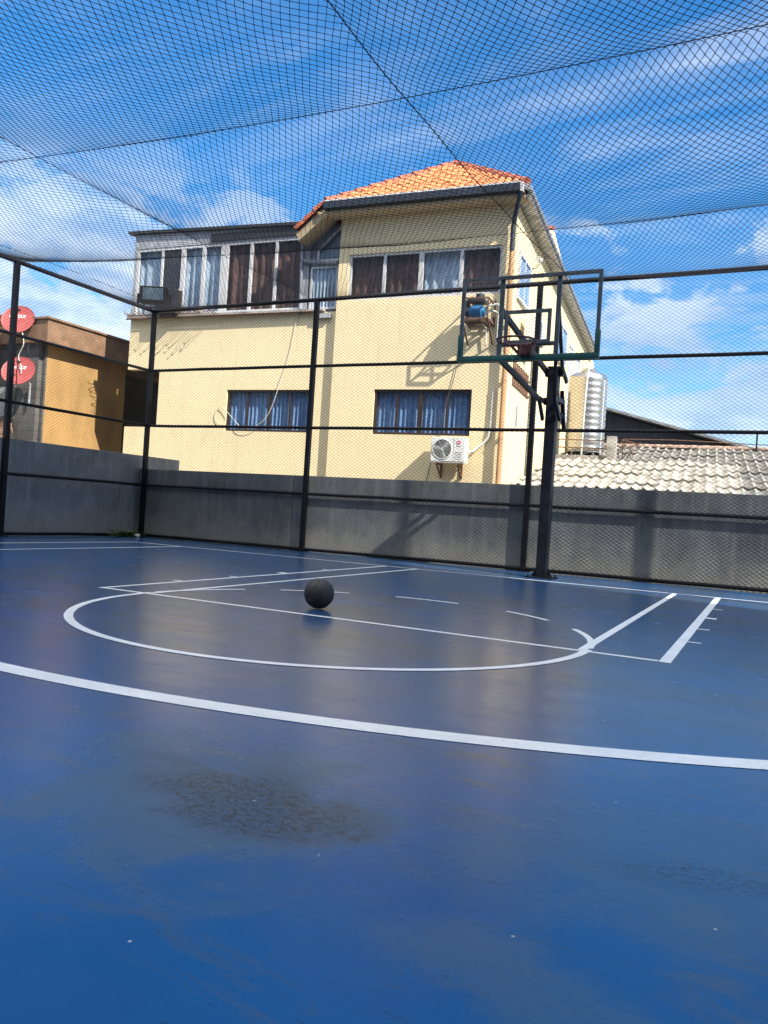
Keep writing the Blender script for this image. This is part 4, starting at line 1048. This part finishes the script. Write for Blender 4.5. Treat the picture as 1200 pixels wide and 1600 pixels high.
MB().bar((-14.85, 3.06, 2.62), (-14.0, 3.06, 1.3), .10, .12, up=(0, 1, 0)).build('sloping_board', M['dark_void'], oh, loc=o)
MB().box(-21, -14.65, 2.95, 3.2, 2.56, 2.62).build('ledge', M['dark_void'], oh, loc=o)
rr2 = MB()
rr2.add([(-21, 2.3, 4.80), (-15.25, 2.3, 4.80), (-15.9, 4.0, 5.4), (-21, 4.0, 5.4), (-21, 2.3, 4.9), (-15.25, 2.3, 4.9), (-15.9, 4.0, 5.5), (-21, 4.0, 5.5)], [(0, 1, 2, 3), (7, 6, 5, 4), (0, 1, 5, 4), (1, 2, 6, 5), (2, 3, 7, 6), (3, 0, 4, 7)])
for k in range(20): rr2.tube([(-20.9 + k * .26, 2.28, 4.93), (-20.9 + k * .26, 3.95, 5.51)], .05, 6)
rr2.build('roof', M['red_roof'], oh, loc=o)
MB().box(-21, -15.18, 2.32, 2.40, 4.56, 4.79).box(-21, -15.3, 2.41, 3.29, 4.5, 4.55).build('fascia', M['fascia_orange'], oh, loc=o)

def dish(label, c, nrm, r):
    t = thing('satellite_dish', label, 'satellite dish', c, 0, 'red satellite dishes')
    n = Vector(nrm).normalized(); rot = n.to_track_quat('Z', 'Y').to_matrix().to_4x4()
    dz = lambda q: .28 * q * q / r * .5
    prof = [(r * k / 12, dz(r * k / 12)) for k in range(13)] + [(r * 1.015, dz(r) + .004), (r * 1.0, dz(r) - .012)] + [(r * k / 12, dz(r * k / 12) - .012) for k in range(12, -1, -1)]
    MB().lathe(prof, 48, rot).build('reflector', M['dish_red'], t, smooth=60)
    up = rot.to_3x3()
    def S(x, y, l=.006): return rot @ Vector((x, y, dz(math.hypot(x, y)) + l))
    # find in-plane right / up axes
    Xa = Vector((0, 0, 1)).cross(n).normalized(); Ya = n.cross(Xa)
    iv = rot.inverted()
    def SP(a, b, l=.007):
        a, b = a * r / .46, b * r / .46; v = iv.to_3x3() @ (Xa * a + Ya * b); return S(v.x, v.y, l)
    lt = MB()
    def stroke(pts, w=.020):
        for (a, b), (c_, d_) in zip(pts[:-1], pts[1:]):
            ln_ = math.hypot(c_ - a, d_ - b); nx, ny = -(d_ - b) / ln_ * w / 2, (c_ - a) / ln_ * w / 2
            lt.add([SP(a + nx, b + ny), SP(a - nx, b - ny), SP(c_ - nx, d_ - ny), SP(c_ + nx, d_ + ny)], [(0, 1, 2, 3)])
    y0 = .09
    for k, x in enumerate((-.27, -.19, -.11, -.03, .05, .13)):
        h_ = .07 if k % 2 else .05
        stroke([(x, y0 + h_), (x + .006, y0)], .013); stroke([(x, y0 + .004), (x + .05, y0 + .004)], .012)
        if k in (1, 3, 4): stroke([(x + .05, y0), (x + .055, y0 + h_)], .013)
        if k in (0, 2, 5): stroke([(x, y0 + h_ * .8), (x + .045, y0 + h_ * .85)], .012)
    stroke([(-.10, y0 + .085), (.06, y0 + .09), (.2, y0 + .075)], .012)
    lt.build('wordmark', M['white_paint'], t)
    tip = Vector(c) * 0 + n * .42 + Ya * .02 + Xa * .12
    ba = SP(.05, -.44, .01)
    MB().tube([ba, (ba + tip) / 2 + n * .06, tip], .014, 8).build('feed_arm', M['dish_arm'], t, smooth=True)
    MB().tube([tip - Ya * .01, tip + n * -.09 + Ya * .04], [.035, .03], 10).build('receiver', M['dark_panel'], t, smooth=40)
    bk = -n * .05
    MB().tube([bk, bk - n * .12, Vector((0, .35, -.25)), Vector((0, .35, -.75))], .025, 8).build('mount', M['grey_frame'], t, smooth=True)
    return t
dish('upper red satellite dish rising against the sky', (-14.36, 2.95, 5.04), (.45, -.80, .42), .40)
dish('lower red satellite dish against the grey block wall', (-14.12, 2.86, 3.73), (.45, -.80, .42), .40)
lc = MB().tube([Vector(p) for p in crv([(0, 0, 0), (.10, -.02, -.3), (-.05, -.02, -.6), (.08, -.04, -.85), (.12, -.05, -1.05)])], .012, 6)
tag(lc.build('dish_cable', M['wire'], None, smooth=True, loc=(-14.12, 2.88, 4.72)), 'pale cable hanging between the two red satellite dishes', 'cable')

# ------------------------------------------------------------------ floodlight on the corner post
t = thing('floodlight', 'black rectangular floodlight on top of the corner fence post', 'floodlight', (-8.60, 1.48, FH + .02), R(24))
MB().box(-.27, .27, -.11, .07, .06, .40, bev=.02).build('housing', M['lamp_black'], t)
MB().box(-.20, .22, -.118, -.1105, .12, .36, bev=.002).build('lens', M['lamp_glass'], t)
lf = MB()
for k in range(7): lf.box(-.26 + k * .08, -.245 + k * .08, .071, .12, .09, .39)
lf.build('cooling_fins', M['lamp_black'], t)
MB().box(-.34, -.31, -.03, .03, .0, .26).box(.31, .34, -.03, .03, .0, .26).box(-.34, .34, -.03, .03, -.02, -.001).build('bracket', M['black_metal'], t)

# ------------------------------------------------------------------ weeds in the corner
t = thing('weed', 'small clump of green weeds growing at the foot of the left wall', 'plant', (-8.6, 1.15, 0))
wd = MB()
for k in range(230):
    a = random.uniform(0, 6.28); ln_ = random.uniform(.05, .13); px_ = random.gauss(0, .05); py_ = random.gauss(0, .22); pz_ = abs(random.gauss(0.015, .05))
    d = Vector((math.cos(a), math.sin(a), random.uniform(.1, .9))).normalized(); s_ = d.cross(Vector((0, 0, 1))).normalized() * ln_ * .27
    b_ = Vector((max(-.1, px_), py_, pz_))
    wd.add([b_, b_ + d * ln_ * .5 + s_, b_ + d * ln_ - Vector((0, 0, ln_ * .25)), b_ + d * ln_ * .5 - s_], [(0, 1, 2, 3)])
wd.build('leaves', M['leaf'], t)
bm = bmesh.new(); bmesh.ops.create_icosphere(bm, subdivisions=3, radius=.05)
for v in bm.verts: v.co = Vector((v.co.x * 1.3, v.co.y, v.co.z * .7)) * (1 + .15 * math.sin(v.co.x * 50) * math.cos(v.co.y * 40))
me = bpy.data.meshes.new('pebble'); bm.to_mesh(me); bm.free()
tag(link('pebble', me, M['stone'], None, True, loc=(-8.52, 1.33, .033)), 'small white stone beside the weeds at the corner post', 'stone')

# ------------------------------------------------------------------ tall unseen block added on the right to shade the court
ab = thing('shade_block', 'unseen tall plain block added beyond the right side to shade the court', 'building', (17, -15.85, 0))
BH = 20.0
MB().prism([(-7, 12.1), (-7, 2.0), (6, 2.0), (6, 4.6)], 'z', -.05, BH).build('wall', M['block_plain'], ab)
aw = MB()
for k in range(6):
    for j in range(3): aw.box(-7.05, -7.002, 3.0 + j * 3.0, 4.4 + j * 3.0, 1.2 + k * 3.1, 2.7 + k * 3.1)
aw.build('window_bands', M['dark_panel'], ab)

rb2 = thing('sky_blocker', 'unseen long dark grey block added behind the camera to cut sky light', 'building', (-2, -20, 0))  # unseen, added to keep sky light off the shaded wall
MB().box(-12, 9.5, -6, 4.6, -.05, 11).build('wall', mat('sky_blocker_render', (.10, .10, .10), .9, 0, .1, .5), rb2)
MB().box(-11, 8.5, 4.61, 4.64, 4.4, 5.8).build('window_band', M['dark_panel'], rb2)

# ------------------------------------------------------------------ light and sky
SAZ = math.atan2(.940, -.338)      # direction towards the sun, clockwise from +Y
SEL = R(41)
sd = Vector((math.sin(SAZ) * math.cos(SEL), math.cos(SAZ) * math.cos(SEL), math.sin(SEL)))
L = bpy.data.lights.new('sun', 'SUN'); L.energy = 5.0; L.angle = R(.53); L.color = (1.0, .93, .82)
so = bpy.data.objects.new('sun', L); COL.objects.link(so); so.rotation_euler = sd.to_track_quat('Z', 'Y').to_euler(); so.location = (20, -15, 30)

Wd = bpy.data.worlds.new('World'); scene.world = Wd; Wd.use_nodes = True; nt = Wd.node_tree
bg = nt.nodes['Background']
sky = N(nt, 'ShaderNodeTexSky', sky_type='NISHITA', sun_disc=False, sun_elevation=SEL, sun_rotation=SAZ, air_density=1.0, dust_density=.3, ozone_density=3.0)
hs = N(nt, 'ShaderNodeHueSaturation'); hs.inputs['Saturation'].default_value = 1.34; hs.inputs['Value'].default_value = 1.0
nt.links.new(sky.outputs[0], hs.inputs['Color'])
tc = N(nt, 'ShaderNodeTexCoord').outputs['Generated']
sp = N(nt, 'ShaderNodeSeparateXYZ'); nt.links.new(tc, sp.inputs[0])
zz = math_n(nt, 'ADD', math_n(nt, 'MAXIMUM', sp.outputs['Z'], 0.0), .16)
cb = N(nt, 'ShaderNodeCombineXYZ'); nt.links.new(math_n(nt, 'DIVIDE', sp.outputs['X'], zz), cb.inputs[0]); nt.links.new(math_n(nt, 'DIVIDE', sp.outputs['Y'], zz), cb.inputs[1])
pv = cb.outputs[0]
az = math_n(nt, 'ARCTAN2', sp.outputs['X'], sp.outputs['Y']); el = sp.outputs['Z']
# thin streaked high cloud, thicker towards the right
wisp = noise(nt, mapping(nt, pv, (.55, 2.7, 1), (0, 0, R(-40)), (.35, .2, 0)), 2.2, 10, .64, .5)
patch = noise(nt, mapping(nt, pv, (.7, 1.1, 1), (0, 0, R(-25)), (1.3, .4, 0)), 1.5, 5, .55, .2)
ci = math_n(nt, 'MULTIPLY', ramp(nt, wisp, [(.42, 0.0), (.76, 1.0)]), ramp(nt, patch, [(.38, .05), (.60, 1.0)]))
ci = math_n(nt, 'MULTIPLY', ci, math_n(nt, 'MULTIPLY_ADD', sstep(nt, az, -.78, -.30), .50, .22))
# heaped cloud low at the left and in a bank at the right
cum = noise(nt, mapping(nt, tc, (6.0, 6.0, 13.0), (0, 0, 0), (.6, .1, .35)), 1.3, 11, .62, .35)
low = math_n(nt, 'SUBTRACT', 1.0, sstep(nt, el, .24, .44))
side_ = math_n(nt, 'ADD', math_n(nt, 'SUBTRACT', 1.0, sstep(nt, az, -.80, -.52)), math_n(nt, 'MULTIPLY', sstep(nt, az, -.28, -.10), math_n(nt, 'SUBTRACT', 1.0, sstep(nt, el, .20, .36))))
cu = math_n(nt, 'MULTIPLY', sstep(nt, math_n(nt, 'ADD', cum, math_n(nt, 'MULTIPLY', side_, .17)), .53, .64), low)
hz = math_n(nt, 'MULTIPLY', math_n(nt, 'SUBTRACT', 1.0, sstep(nt, el, .0, .16)), .30)
# bright overhead cloud added out of view to lift light on the shaded court
fill_dot = N(nt, 'ShaderNodeVectorMath', operation='DOT_PRODUCT'); nt.links.new(tc, fill_dot.inputs[0]); fill_dot.inputs[1].default_value = (-.10, -.22, .970)
fill_cloud = math_n(nt, 'MULTIPLY', sstep(nt, math_n(nt, 'ADD', fill_dot.outputs['Value'], math_n(nt, 'MULTIPLY', math_n(nt, 'SUBTRACT', cum, .5), .5)), .60, .76), .95)
cov = math_n(nt, 'MAXIMUM', math_n(nt, 'MAXIMUM', ci, math_n(nt, 'MULTIPLY', cu, .72)), hz)
shade = noise(nt, mapping(nt, tc, (5, 5, 14), (0, 0, 0), (.2, .7, .1)), 1.7, 8, .58)
ccol = mix(nt, ramp(nt, shade, [(.38, 0.0), (.60, 1.0)]), (2.5, 3.2, 4.4), (5.6, 5.9, 6.2))
ccol = mix(nt, math_n(nt, 'MULTIPLY', math_n(nt, 'MULTIPLY', sstep(nt, az, -.30, -.12), math_n(nt, 'SUBTRACT', 1.0, sstep(nt, el, .22, .34))), math_n(nt, 'MULTIPLY', sstep(nt, el, .09, .16), .62)), ccol, (1.9, 2.6, 3.9))
skyc = mix(nt, cov, hs.outputs['Color'], ccol)
skyc = mix(nt, fill_cloud, skyc, (10.0, 10.3, 10.8))
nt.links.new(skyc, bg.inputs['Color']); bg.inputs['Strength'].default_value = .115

# ------------------------------------------------------------------ camera
f, cx, cy, ch, yaw, pitch, roll = 1236.5, 2.832, -10.77, .799, -.453, .001, .063
fw = Vector((math.sin(yaw) * math.cos(pitch), math.cos(yaw) * math.cos(pitch), math.sin(pitch)))
rt = Vector((math.cos(yaw), -math.sin(yaw), 0)); upv = rt.cross(fw)
r2 = rt * math.cos(roll) + upv * math.sin(roll); u2 = -rt * math.sin(roll) + upv * math.cos(roll)
cam = bpy.data.cameras.new('camera'); co = bpy.data.objects.new('camera', cam); COL.objects.link(co)
mw_ = Matrix(((r2.x, u2.x, -fw.x, cx), (r2.y, u2.y, -fw.y, cy), (r2.z, u2.z, -fw.z, ch), (0, 0, 0, 1)))
co.matrix_world = mw_
cam.sensor_fit = 'VERTICAL'; cam.sensor_height = 36.0; cam.sensor_width = 27.0; cam.lens = f / 1600 * 36; cam.clip_start = .05; cam.clip_end = 3000
scene.camera = co
vs = scene.view_settings; vs.view_transform = 'Standard'; vs.look = 'None'; vs.exposure = 1.1; vs.gamma = 1.0; vs.use_curve_mapping = False
scene.cycles.transparent_max_bounces = 16; scene.cycles.max_bounces = 8
